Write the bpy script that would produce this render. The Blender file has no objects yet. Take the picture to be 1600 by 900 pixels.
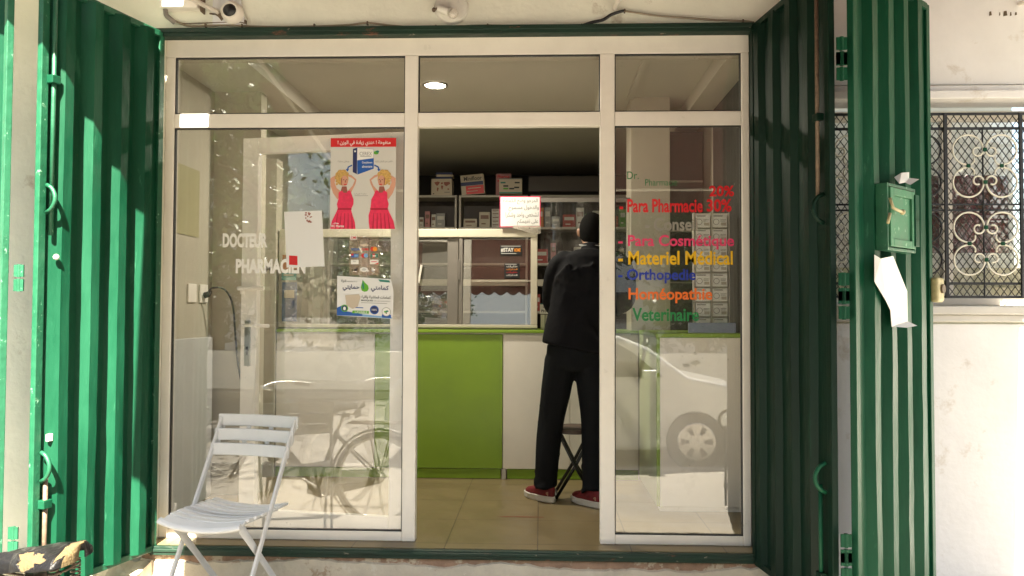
import bpy, bmesh, math, random
import numpy as np
from mathutils import Vector, Matrix
random.seed(7)
RAD = math.radians
SC = bpy.context.scene
COL = SC.collection

# ------------------------------------------------------------------ camera
def camera():
    yaw, pitch, roll = .0370, .0303, .0035
    cy, sy, cp, sp = math.cos(yaw), math.sin(yaw), math.cos(pitch), math.sin(pitch)
    f = Vector((-sy*cp, cy*cp, sp)); r = Vector((cy, sy, 0)); u = r.cross(f)
    c, s = math.cos(roll), math.sin(roll)
    r, u = c*r + s*u, c*u - s*r
    cam = bpy.data.cameras.new('camera'); o = bpy.data.objects.new('camera', cam)
    m = Matrix((r, u, -f)).transposed().to_4x4(); m.translation = (.4457, -3.9657, 1.1389)
    o.matrix_world = m
    cam.sensor_width = 36; cam.lens = 1244/1600*36; cam.clip_end = 500; cam.clip_start = .02
    COL.objects.link(o); SC.camera = o
camera()
SUN_EL, SUN_AZ = 50.7, 2.6          # azimuth to the right of straight-on (sun stands in front of the facade, -Y)
world = bpy.data.worlds.new('World'); SC.world = world; world.use_nodes = True
nt = world.node_tree; nt.nodes.clear()
sky = nt.nodes.new('ShaderNodeTexSky'); sky.sky_type = 'NISHITA'; sky.sun_disc = False
sky.sun_elevation = RAD(SUN_EL); sky.sun_rotation = RAD(180-SUN_AZ); sky.altitude = 50; sky.air_density = 1.2; sky.dust_density = 2.0
bg = nt.nodes.new('ShaderNodeBackground'); bg.inputs[1].default_value = .05
wo = nt.nodes.new('ShaderNodeOutputWorld')
nt.links.new(sky.outputs[0], bg.inputs[0]); nt.links.new(bg.outputs[0], wo.inputs[0])
sl = bpy.data.lights.new('sun', 'SUN'); sl.energy = 5; sl.angle = RAD(.53); sl.color = (1, .94, .84)
so = bpy.data.objects.new('sun', sl); COL.objects.link(so); so.location = (3, -12, 14)
dirv = Vector((math.sin(RAD(SUN_AZ))*math.cos(RAD(SUN_EL)), -math.cos(RAD(SUN_AZ))*math.cos(RAD(SUN_EL)), math.sin(RAD(SUN_EL))))
so.rotation_euler = dirv.to_track_quat('Z', 'Y').to_euler()
SC.view_settings.view_transform = 'Standard'; SC.view_settings.look = 'None'; SC.view_settings.gamma = 1
SC.view_settings.exposure = 3.18
try:
    SC.view_settings.use_white_balance = True
    SC.view_settings.white_balance_temperature = 6950; SC.view_settings.white_balance_tint = 8
except Exception: pass
SC.cycles.max_bounces = 10; SC.cycles.diffuse_bounces = 5; SC.cycles.glossy_bounces = 5; SC.cycles.transparent_max_bounces = 24
SC.cycles.sample_clamp_indirect = 6; SC.cycles.caustics_reflective = False; SC.cycles.caustics_refractive = False

# ------------------------------------------------------------------ materials
def S(c):   # sRGB 0-255 -> linear
    return tuple(((v/255+.055)/1.055)**2.4 if v/255 > .04045 else v/255/12.92 for v in c)
def mat(name, col, rough=.6, metal=0., spec=.5, var=.0, vscale=6., bump=0., bscale=40., stain=None, stscale=3., stth=.6, stw=.08, coat=0., stretch=None, sheen=0.):
    m = bpy.data.materials.new(name); m.use_nodes = True
    n, l = m.node_tree.nodes, m.node_tree.links
    b = n['Principled BSDF']
    b.inputs['Base Color'].default_value = (*col, 1); b.inputs['Roughness'].default_value = rough
    b.inputs['Metallic'].default_value = metal; b.inputs['Specular IOR Level'].default_value = spec
    if coat: b.inputs['Coat Weight'].default_value = coat; b.inputs['Coat Roughness'].default_value = .1
    tc = None
    def coords():
        nonlocal tc
        if tc is None:
            g = n.new('ShaderNodeNewGeometry'); mp = n.new('ShaderNodeMapping')
            l.new(g.outputs['Position'], mp.inputs[0])
            if stretch: mp.inputs['Scale'].default_value = stretch
            tc = mp.outputs[0]
        return tc
    cur = None
    if var:
        t = n.new('ShaderNodeTexNoise'); t.inputs['Scale'].default_value = vscale; t.inputs['Detail'].default_value = 6; t.inputs['Roughness'].default_value = .62
        l.new(coords(), t.inputs['Vector'])
        r = n.new('ShaderNodeMapRange'); r.inputs['From Min'].default_value = .3; r.inputs['From Max'].default_value = .7
        r.inputs['To Min'].default_value = 1-var; r.inputs['To Max'].default_value = 1+var
        l.new(t.outputs[0], r.inputs[0])
        mx = n.new('ShaderNodeVectorMath'); mx.operation = 'SCALE'; mx.inputs[0].default_value = col
        l.new(r.outputs[0], mx.inputs['Scale']); cur = mx.outputs[0]
        rr = n.new('ShaderNodeMapRange'); rr.inputs['From Min'].default_value = .3; rr.inputs['From Max'].default_value = .7
        rr.inputs['To Min'].default_value = max(.02, rough-.1); rr.inputs['To Max'].default_value = min(1, rough+.12)
        l.new(t.outputs[0], rr.inputs[0]); l.new(rr.outputs[0], b.inputs['Roughness'])
    if stain:
        sts = stain if isinstance(stain, list) else [(stain, stscale, stth, stw)]
        for k, (sc_, ss, th, w) in enumerate(sts):
            t = n.new('ShaderNodeTexNoise'); t.inputs['Scale'].default_value = ss; t.inputs['Detail'].default_value = 9; t.inputs['Roughness'].default_value = .68
            mp = n.new('ShaderNodeMapping'); mp.inputs['Location'].default_value = (k*3.1+1.7, k*1.3, 5.2*k)
            l.new(coords(), mp.inputs[0]); l.new(mp.outputs[0], t.inputs['Vector'])
            r = n.new('ShaderNodeMapRange'); r.inputs['From Min'].default_value = th; r.inputs['From Max'].default_value = th+w
            l.new(t.outputs[0], r.inputs[0])
            mx = n.new('ShaderNodeMix'); mx.data_type = 'RGBA'; l.new(r.outputs[0], mx.inputs[0])
            if cur is not None: l.new(cur, mx.inputs[6])
            else: mx.inputs[6].default_value = (*col, 1)
            mx.inputs[7].default_value = (*sc_, 1); cur = mx.outputs[2]
    if cur is not None: l.new(cur, b.inputs['Base Color'])
    if bump:
        t = n.new('ShaderNodeTexNoise'); t.inputs['Scale'].default_value = bscale; t.inputs['Detail'].default_value = 5
        l.new(coords(), t.inputs['Vector'])
        bp = n.new('ShaderNodeBump'); bp.inputs['Strength'].default_value = min(1, bump); bp.inputs['Distance'].default_value = .004 if bump < 1 else .004*bump
        l.new(t.outputs[0], bp.inputs['Height']); l.new(bp.outputs[0], b.inputs['Normal'])
    return m
def glass_mat(name, f0, dust, tint=(1, 1, 1), dcol=(.75, .7, .6), dscale=5.):
    m = bpy.data.materials.new(name); m.use_nodes = True
    n, l = m.node_tree.nodes, m.node_tree.links; n.clear()
    out = n.new('ShaderNodeOutputMaterial'); tr = n.new('ShaderNodeBsdfTransparent'); tr.inputs[0].default_value = (*tint, 1)
    gl = n.new('ShaderNodeBsdfGlossy'); gl.inputs['Roughness'].default_value = 0.0; gl.inputs[0].default_value = (1, 1, 1, 1)
    lw = n.new('ShaderNodeLayerWeight'); lw.inputs[0].default_value = .5
    p = n.new('ShaderNodeMath'); p.operation = 'POWER'; p.inputs[1].default_value = 5; l.new(lw.outputs['Facing'], p.inputs[0])
    ma = n.new('ShaderNodeMath'); ma.operation = 'MULTIPLY_ADD'; ma.inputs[1].default_value = .6; ma.inputs[2].default_value = f0; l.new(p.outputs[0], ma.inputs[0])
    mx = n.new('ShaderNodeMixShader'); l.new(ma.outputs[0], mx.inputs[0]); l.new(tr.outputs[0], mx.inputs[1]); l.new(gl.outputs[0], mx.inputs[2])
    if dust:
        g = n.new('ShaderNodeNewGeometry')
        t = n.new('ShaderNodeTexNoise'); t.inputs['Scale'].default_value = dscale; t.inputs['Detail'].default_value = 8; t.inputs['Roughness'].default_value = .6; l.new(g.outputs['Position'], t.inputs['Vector'])
        r = n.new('ShaderNodeMapRange'); r.inputs['From Min'].default_value = .3; r.inputs['From Max'].default_value = .75; r.inputs['To Min'].default_value = dust*.4; r.inputs['To Max'].default_value = dust*1.7
        l.new(t.outputs[0], r.inputs[0])
        t2 = n.new('ShaderNodeTexVoronoi'); t2.inputs['Scale'].default_value = 26; l.new(g.outputs['Position'], t2.inputs['Vector'])
        r2 = n.new('ShaderNodeMapRange'); r2.inputs['From Min'].default_value = .05; r2.inputs['From Max'].default_value = .1; r2.inputs['To Min'].default_value = .35; r2.inputs['To Max'].default_value = 0
        l.new(t2.outputs['Distance'], r2.inputs[0])
        t3 = n.new('ShaderNodeTexNoise'); t3.inputs['Scale'].default_value = 3; l.new(g.outputs['Position'], t3.inputs['Vector'])
        r3 = n.new('ShaderNodeMapRange'); r3.inputs['From Min'].default_value = .55; r3.inputs['From Max'].default_value = .66; l.new(t3.outputs[0], r3.inputs[0])
        mm = n.new('ShaderNodeMath'); mm.operation = 'MULTIPLY_ADD'; l.new(r2.outputs[0], mm.inputs[0]); l.new(r3.outputs[0], mm.inputs[1]); l.new(r.outputs[0], mm.inputs[2])
        d = n.new('ShaderNodeBsdfDiffuse'); d.inputs[0].default_value = (*dcol, 1)
        m2 = n.new('ShaderNodeMixShader'); l.new(mm.outputs[0], m2.inputs[0]); l.new(mx.outputs[0], m2.inputs[1]); l.new(d.outputs[0], m2.inputs[2])
        mx = m2
    l.new(mx.outputs[0], out.inputs[0]); return m
def emis(name, col, st):
    m = bpy.data.materials.new(name); m.use_nodes = True; n = m.node_tree.nodes; b = n['Principled BSDF']
    b.inputs['Base Color'].default_value = (*col, 1); b.inputs['Emission Color'].default_value = (*col, 1); b.inputs['Emission Strength'].default_value = st
    return m

M = {}
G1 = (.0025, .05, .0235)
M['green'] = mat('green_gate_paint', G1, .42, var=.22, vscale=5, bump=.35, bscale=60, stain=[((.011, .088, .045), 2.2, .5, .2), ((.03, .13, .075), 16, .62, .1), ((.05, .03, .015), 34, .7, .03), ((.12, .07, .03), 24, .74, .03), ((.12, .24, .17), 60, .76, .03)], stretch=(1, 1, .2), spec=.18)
M['green_shaded'] = mat('shaded_green_gate_paint', (.0018, .016, .009), .45, var=.25, vscale=6, bump=.3, bscale=60, stain=[((.006, .042, .024), 7, .62, .1), ((.10, .06, .03), 20, .74, .03)], stretch=(1, 1, .2), spec=.18)  # gate green with the right leaf's shade put into the colour
M['green_worn'] = mat('worn_green_steel', (.004, .026, .014), .55, var=.3, vscale=9, bump=.6, bscale=50, stain=[((.35, .3, .24), 22, .66, .03), ((.14, .06, .035), 11, .62, .04)], stretch=(.5, 1, 1.5))
M['green_light'] = mat('pale_green_paint', (.009, .09, .044), .45, var=.2, vscale=14, bump=.4, bscale=70, stain=[((.2, .38, .26), 30, .62, .05)])
M['hatch_green'] = mat('faded_green_hatch_paint', (.035, .17, .085), .5, var=.15, vscale=20, stain=[((.2, .38, .26), 40, .6, .05)])
M['white_frame'] = mat('white_lacquered_frame', (.84, .79, .72), .35, var=.05, vscale=5, bump=.05, bscale=8, stain=[((.5, .42, .3), 14, .74, .06)])
M['gasket'] = mat('black_gasket', (.02, .02, .02), .6)
M['plaster'] = mat('aged_white_plaster', (.82, .82, .71), .85, var=.09, vscale=2.5, bump=.9, bscale=26, stain=[((.42, .35, .25), 3.5, .64, .12), ((.3, .25, .18), 26, .745, .02), ((.5, .46, .4), 60, .72, .03)])
M['plaster2'] = mat('whitewashed_outer_wall', (.74, .735, .75), .85, var=.06, vscale=3, bump=.6, bscale=26, stain=[((.45, .38, .3), 4, .6, .16), ((.3, .24, .17), 22, .72, .03)])
M['riser'] = mat('peeling_whitewash_step', (.6, .53, .42), .9, var=.14, vscale=7, bump=2.2, bscale=22, stain=[((.4, .3, .21), 6, .63, .04), ((.66, .6, .5), 10, .6, .02), ((.28, .2, .14), 35, .7, .03)])
M['inwall'] = mat('cream_interior_wall', (.45, .41, .33), .8, var=.04, vscale=3)
M['ceil'] = mat('interior_ceiling_paint', (.56, .53, .45), .85, var=.03, vscale=3)
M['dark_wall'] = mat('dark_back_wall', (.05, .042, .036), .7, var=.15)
M['cable_grey'] = mat('dusty_cable_sheath', (.3, .25, .18), .7)
M['floor_tile'] = None
M['cgreen'] = mat('lime_green_laminate', (.22, .36, .03), .38, var=.09, vscale=2.2, stain=[((.12, .2, .03), 9, .7, .05), ((.3, .42, .12), 45, .74, .02)])
M['cwhite'] = mat('white_laminate', (.84, .79, .72), .35, var=.06, vscale=2.2, stain=[((.42, .37, .3), 8, .7, .06), ((.3, .26, .2), 50, .76, .02)])
M['shelf'] = mat('pale_shelf_laminate', (.42, .38, .33), .5, var=.05)
M['shelf_back'] = mat('shelf_backing', (.07, .055, .048), .6, var=.1)
M['alu'] = mat('cream_aluminium_screen_frame', (.58, .53, .42), .35, var=.05, vscale=5)
M['alu_grey'] = mat('grey_aluminium_profile', (.2, .18, .16), .4, var=.05)
M['chrome'] = mat('brushed_steel', (.55, .53, .5), .3, metal=1)
M['black'] = mat('black_plastic', (.015, .015, .016), .4)
M['black_matte'] = mat('matte_black', (.01, .01, .011), .7)
M['rubber'] = mat('tyre_rubber', (.02, .02, .02), .8)
M['red'] = mat('red_print', S((205, 30, 32)), .45)
M['pink'] = mat('pink_print', S((225, 45, 85)), .5, var=.12, vscale=60)
M['pink_edge'] = mat('pink_border', S((225, 60, 105)), .6)
M['paper'] = mat('white_paper', (.74, .73, .72), .7, bump=.2, bscale=12)
M['paper_grey'] = mat('greyish_poster_paper', (.62, .6, .55), .45)
M['paper_cream'] = mat('cream_card', (.55, .46, .36), .6)
M['skin_print'] = mat('printed_skin', S((205, 150, 125)), .5)
M['skin_dark_print'] = mat('printed_shaded_skin', S((150, 85, 70)), .5)
M['hair_print'] = mat('printed_blond_hair', S((195, 155, 85)), .5, var=.35, vscale=150)
M['dress_fold'] = mat('printed_dress_fold', S((175, 18, 50)), .5)
M['blue_print'] = mat('blue_print', S((25, 85, 165)), .45)
M['blue_light'] = mat('light_blue_print', S((120, 165, 210)), .45)
M['navy_print'] = mat('navy_print', S((30, 40, 90)), .5)
M['ink'] = mat('dark_ink', (.03, .03, .035), .6)
M['ink_grey'] = mat('grey_ink', (.2, .19, .18), .6)
M['leaf_print'] = mat('leaf_green_print', S((90, 165, 40)), .5)
M['teal_print'] = mat('teal_print', S((30, 120, 105)), .5)
M['orange_print'] = mat('orange_print', S((240, 150, 40)), .5)
M['white_ink'] = mat('white_ink', (.8, .78, .74), .5)
M['skin'] = mat('human_skin', (.35, .19, .12), .5, var=.05)
M['hair'] = mat('black_hair', (.004, .0035, .003), .85, spec=.08, bump=1, bscale=220)
M['jacket'] = mat('dark_jacket_cloth', (.006, .006, .008), .85, var=.2, vscale=8, bump=1.2, bscale=14, spec=.15)
M['jeans'] = mat('dark_blue_denim', (.008, .009, .011), .85, var=.35, vscale=9, bump=1.0, bscale=20, spec=.15)
M['shoe'] = mat('red_shoe_knit', (.17, .010, .014), .7, var=.15, vscale=60, bump=.6, bscale=150)
M['sole'] = mat('white_shoe_sole', (.62, .58, .52), .6)
M['chair_white'] = mat('weathered_white_resin', (.62, .62, .62), .5, var=.05, vscale=9, bump=.1, bscale=60, stain=[((.4, .37, .33), 16, .68, .08)])
M['vinyl_seat'] = mat('cracked_black_vinyl', (.005, .0047, .005), .42, spec=.22, var=.15, vscale=14, bump=1.2, bscale=45)
M['foam'] = mat('exposed_yellow_foam', (.10, .068, .028), .85, var=.2, vscale=60, bump=1.2, bscale=120, stain=[((.03, .02, .01), 60, .66, .04)])
M['bike_paint'] = mat('dark_bicycle_paint', (.008, .009, .011), .5, spec=.25)
M['rust'] = mat('rusty_steel', (.13, .09, .06), .6, var=.4, vscale=60)
M['iron'] = mat('black_wrought_iron', (.007, .006, .008), .5, var=.2, vscale=40)
M['iron_white'] = mat('white_painted_iron', (.72, .69, .6), .5, var=.06, vscale=50)
M['mesh_wire'] = mat('rusty_wire_mesh', (.025, .02, .016), .6)
M['sill'] = mat('pale_stone_sill', (.55, .53, .5), .6, var=.08, bump=.4)
M['concrete'] = mat('pavement_concrete', (.215, .195, .163), .85, var=.14, vscale=4, bump=.6, bscale=30, stain=[((.12, .105, .08), 2.5, .6, .12)])
M['asphalt'] = mat('asphalt', (.15, .138, .12), .9, var=.2, vscale=3, bump=1, bscale=90, stain=[((.2, .185, .155), 1.2, .55, .2)])
M['kerb'] = mat('kerb_stone', (.3, .28, .25), .8, var=.1, bump=.5)
M['carpaint'] = mat('white_car_paint', (.6, .6, .59), .25, coat=.6)
M['carglass'] = mat('car_window_glass', (.012, .014, .014), .05)
M['far_wall'] = mat('white_rendered_facade', (.84, .8, .74), .85, var=.05)
M['far_glass'] = mat('dark_far_window', (.03, .035, .04), .15)
M['shutter_far'] = mat('brown_far_shutter', (.13, .09, .06), .6)
M['bark'] = mat('tree_bark', (.09, .065, .045), .9, bump=2, bscale=20, var=.2)
M['leaf'] = mat('tree_leaves', (.06, .12, .028), .5, var=.4, vscale=5)
M['leaf2'] = mat('dark_tree_leaves', (.035, .075, .02), .55, var=.4, vscale=5)
M['awning'] = mat('burgundy_awning_canvas', (.16, .035, .028), .85, var=.12, vscale=3)
M['balcony'] = mat('balcony_concrete', (.6, .57, .5), .85, var=.08, bump=.5)
M['brass'] = mat('aged_cream_lock', (.42, .36, .2), .45, var=.2, vscale=40)
M['ceramic'] = mat('white_lamp_base', (.7, .68, .62), .35, var=.08, vscale=30)
M['bulb'] = glass_mat('clear_bulb_glass', .12, .25)
M['yellow_board'] = mat('faded_yellow_board', (.36, .33, .19), .6, var=.06)
M['grey_board'] = mat('pale_grey_board', (.5, .5, .5), .5, var=.05)
M['curtain'] = mat('maroon_window_cloth', (.14, .035, .045), .8, var=.3, vscale=12)
M['cream_panel'] = mat('cream_window_panel', (.6, .55, .36), .6, var=.1)
M['glass'] = glass_mat('shop_window_glass', .07, .022)
M['glass_door'] = glass_mat('door_glass', .05, .02)
M['glass_counter'] = glass_mat('counter_screen_glass', .2, .015, tint=(.93, .92, .9))
M['lamp_glow'] = emis('lamp_glow', (1, .95, .86), 14)
M['tape'] = glass_mat('clear_sticky_tape', .12, .25)
M['sticker_film'] = glass_mat('clear_sticker_film', .05, .14, dcol=(.7, .45, .35))

def tile_mat():
    m = mat('beige_floor_tile', (.2, .152, .08), .36, var=.13, vscale=3.5, spec=.3)
    n, l = m.node_tree.nodes, m.node_tree.links; b = n['Principled BSDF']
    src = b.inputs['Base Color'].links[0].from_socket
    g = n.new('ShaderNodeNewGeometry'); br = n.new('ShaderNodeTexBrick'); br.offset = 0; br.inputs['Scale'].default_value = 1
    mp = n.new('ShaderNodeMapping'); mp.inputs['Location'].default_value = (.02, .02, 0)
    br.inputs['Brick Width'].default_value = .45; br.inputs['Row Height'].default_value = .45; br.inputs['Mortar Size'].default_value = .003
    l.new(g.outputs['Position'], mp.inputs[0]); l.new(mp.outputs[0], br.inputs['Vector'])
    mx = n.new('ShaderNodeMix'); mx.data_type = 'RGBA'; l.new(br.outputs['Fac'], mx.inputs[0]); l.new(src, mx.inputs[6]); mx.inputs[7].default_value = (.1, .07, .045, 1)
    l.new(mx.outputs[2], b.inputs['Base Color']); return m
M['floor_tile'] = tile_mat()

def translucent(m, w):
    n, l = m.node_tree.nodes, m.node_tree.links; b = n['Principled BSDF']; out = n['Material Output']
    t = n.new('ShaderNodeBsdfTranslucent'); t.inputs[0].default_value = b.inputs['Base Color'].default_value
    mx = n.new('ShaderNodeMixShader'); mx.inputs[0].default_value = w; l.new(b.outputs[0], mx.inputs[1]); l.new(t.outputs[0], mx.inputs[2]); l.new(mx.outputs[0], out.inputs[0])
M['awning'] = mat('burgundy_awning_canvas', (.11, .035, .028), .85, var=.15, vscale=4); translucent(M['awning'], .12)
# ------------------------------------------------------------------ mesh helpers
def V(*a): return Vector(a)
class MB:
    def __init__(s): s.v = []; s.f = []; s.m = []; s.mats = []
    def mi(s, m):
        m = M[m] if isinstance(m, str) else m
        if m not in s.mats: s.mats.append(m)
        return s.mats.index(m)
    def add(s, vs, fs, m=0):
        b = len(s.v); s.v += [tuple(v) for v in vs]; s.f += [tuple(b+i for i in f) for f in fs]; s.m += [m]*len(fs)
        return s
    def box(s, a, b, m=0, rot=None, piv=None):
        x0, y0, z0 = [min(p, q) for p, q in zip(a, b)]; x1, y1, z1 = [max(p, q) for p, q in zip(a, b)]
        vs = [V(x, y, z) for z in (z0, z1) for y in (y0, y1) for x in (x0, x1)]
        if rot is not None:
            c = V(*piv) if piv is not None else V((x0+x1)/2, (y0+y1)/2, (z0+z1)/2)
            vs = [rot @ (v-c)+c for v in vs]
        return s.add(vs, [(0, 2, 3, 1), (4, 5, 7, 6), (0, 1, 5, 4), (2, 6, 7, 3), (0, 4, 6, 2), (1, 3, 7, 5)], m)
    def obox(s, o, ax, ay, az, m=0):   # oriented box: corner + three edge vectors
        o, ax, ay, az = V(*o), V(*ax), V(*ay), V(*az)
        vs = [o+ax*i+ay*j+az*k for k in (0, 1) for j in (0, 1) for i in (0, 1)]
        return s.add(vs, [(0, 2, 3, 1), (4, 5, 7, 6), (0, 1, 5, 4), (2, 6, 7, 3), (0, 4, 6, 2), (1, 3, 7, 5)], m)
    def tube(s, pts, r, n=10, m=0, cap=True, flat=None, closed=False):
        pts = [V(*p) for p in pts]; N = len(pts); rs = r if isinstance(r, (list, tuple)) else [r]*N
        up = None; vs = []
        for i, p in enumerate(pts):
            if closed: t = pts[(i+1) % N]-pts[i-1]
            else: t = pts[min(i+1, N-1)]-pts[max(i-1, 0)]
            t.normalize()
            if up is None: up = t.orthogonal().normalized() if flat is None else (V(*flat)-t*t.dot(V(*flat))).normalized()
            up = (up-t*up.dot(t)).normalized(); q = t.cross(up)
            rr = rs[i]; ra, rb = rr if isinstance(rr, tuple) else (rr, rr)
            for k in range(n):
                a = 2*math.pi*k/n; vs.append(p+up*math.cos(a)*ra+q*math.sin(a)*rb)
        fs = []
        for i in range(N if closed else N-1):
            j = (i+1) % N
            for k in range(n): fs.append((i*n+k, i*n+(k+1) % n, j*n+(k+1) % n, j*n+k))
        if cap and not closed: fs += [tuple(range(n-1, -1, -1)), tuple((N-1)*n+k for k in range(n))]
        return s.add(vs, fs, m)
    def cyl(s, a, b, r, r2=None, n=16, m=0): return s.tube([a, b], [r, r if r2 is None else r2], n, m)
    def ell(s, c, r, m=0, n=16, k=10, rot=None):
        vs = []; c = V(*c)
        for i in range(k+1):
            th = math.pi*i/k
            for j in range(n):
                ph = 2*math.pi*j/n
                p = V(r[0]*math.sin(th)*math.cos(ph), r[1]*math.sin(th)*math.sin(ph), r[2]*math.cos(th))
                vs.append((rot @ p if rot else p)+c)
        fs = [(i*n+j, (i+1)*n+j, (i+1)*n+(j+1) % n, i*n+(j+1) % n) for i in range(k) for j in range(n)]
        return s.add(vs, fs, m)
    def prism(s, pts, d, m=0):   # 3D polygon extruded by vector
        pts = [V(*p) for p in pts]; d = V(*d); n = len(pts)
        return s.add(pts+[p+d for p in pts], [tuple(range(n-1, -1, -1)), tuple(range(n, 2*n))]+[(i, (i+1) % n, n+(i+1) % n, n+i) for i in range(n)], m)
    def grid(s, fn, nu, nv, m=0):
        vs = [fn(i/nu, j/nv) for j in range(nv+1) for i in range(nu+1)]
        return s.add(vs, [(j*(nu+1)+i, j*(nu+1)+i+1, (j+1)*(nu+1)+i+1, (j+1)*(nu+1)+i) for j in range(nv) for i in range(nu)], m)
    def build(s, name, mt=None, parent=None, bevel=0, smooth=False, seg=2):
        me = bpy.data.meshes.new(name)
        vs = np.array(s.v, dtype=float)
        off = np.array(wloc(parent)) if parent is not None else np.array([(vs[:, 0].min()+vs[:, 0].max())/2, (vs[:, 1].min()+vs[:, 1].max())/2, vs[:, 2].min()])
        me.from_pydata((vs-off).tolist(), [], s.f)
        if s.mats:
            for m_ in s.mats: me.materials.append(m_)
            me.polygons.foreach_set('material_index', s.m)
        else: me.materials.append(M[mt] if isinstance(mt, str) else mt)
        bm = bmesh.new(); bm.from_mesh(me); bmesh.ops.recalc_face_normals(bm, faces=bm.faces); bm.to_mesh(me); bm.free()
        o = bpy.data.objects.new(name, me); COL.objects.link(o)
        if parent is not None: o.parent = parent
        else: o.location = off
        if bevel:
            b = o.modifiers.new('bevel', 'BEVEL'); b.width = bevel; b.segments = seg; b.limit_method = 'ANGLE'; b.angle_limit = RAD(40)
        if smooth:
            for p in me.polygons: p.use_smooth = True
            if bevel or smooth == 'auto':
                me.set_sharp_from_angle(angle=RAD(35))
        return o
def wloc(o):
    p = Vector((0, 0, 0))
    while o is not None: p = p+o.location; o = o.parent
    return p
def tag(o, label=None, cat=None, group=None, kind=None):
    if label: o['label'] = label
    if cat: o['category'] = cat
    if group: o['group'] = group
    if kind: o['kind'] = kind
    return o
def thing(name, label, cat, loc=(0, 0, 0), group=None):
    o = bpy.data.objects.new(name, None); o.location = loc; o.empty_display_size = .05; COL.objects.link(o)
    return tag(o, label, cat, group)
def remesh(o, vox, sm=4):
    r = o.modifiers.new('remesh', 'REMESH'); r.mode = 'VOXEL'; r.voxel_size = vox; r.use_smooth_shade = True
    c = o.modifiers.new('smooth', 'SMOOTH'); c.iterations = sm; c.factor = .5
def copy_tree(o, parent=None):
    c = o.copy(); COL.objects.link(c); c.parent = parent
    for ch in list(o.children): copy_tree(ch, c)
    return c
# text ------------------------------------------------------------
AR = dict(zip('ابتثجحخدذرزسشصضطظعغفقكلمنهوي', [0xFE8D,0xFE8F,0xFE95,0xFE99,0xFE9D,0xFEA1,0xFEA5,0xFEA9,0xFEAB,0xFEAD,0xFEAF,0xFEB1,0xFEB5,0xFEB9,0xFEBD,0xFEC1,0xFEC5,0xFEC9,0xFECD,0xFED1,0xFED5,0xFED9,0xFEDD,0xFEE1,0xFEE5,0xFEE9,0xFEED,0xFEF1]))
AR['ة'] = 0xFE93; AR['ى'] = 0xFEEF
NOJ = set('ادذرزوةى')
def arab(s):
    out = []
    for w in s.split(' '):
        g = []; i = 0
        while i < len(w):
            ch = w[i]
            if ch not in AR: g.append(ch); i += 1; continue
            pj = i > 0 and w[i-1] in AR and w[i-1] not in NOJ
            if ch == 'ل' and i+1 < len(w) and w[i+1] == 'ا':
                g.append(chr(0xFEFB+(1 if pj else 0))); i += 2; continue
            nj = ch not in NOJ and i+1 < len(w) and w[i+1] in AR
            b = AR[ch]
            if ch in NOJ: g.append(chr(b+(1 if pj else 0)))
            else: g.append(chr(b+(3 if pj and nj else 2 if nj else 1 if pj else 0)))
            i += 1
        out.append(''.join(reversed(g)))
    return ' '.join(reversed(out))
_tc = {}
def text2d(body, bold=0., res=3):
    k = (body, bold)
    if k in _tc: return _tc[k]
    c = bpy.data.curves.new('lettering', 'FONT'); c.body = body; c.size = 1; c.offset = bold; c.resolution_u = res
    o = bpy.data.objects.new('lettering', c); COL.objects.link(o); bpy.context.view_layer.update()
    me = bpy.data.meshes.new_from_object(o.evaluated_get(bpy.context.evaluated_depsgraph_get()))
    vs = [(v.co.x, v.co.y) for v in me.vertices]; fs = [tuple(p.vertices) for p in me.polygons]
    bpy.data.objects.remove(o); bpy.data.curves.remove(c); bpy.data.meshes.remove(me)
    x0 = min(v[0] for v in vs); x1 = max(v[0] for v in vs); y0 = min(v[1] for v in vs); y1 = max(v[1] for v in vs)
    _tc[k] = ([(x-x0, y-y0) for x, y in vs], fs, x1-x0, y1-y0); return _tc[k]
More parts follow.
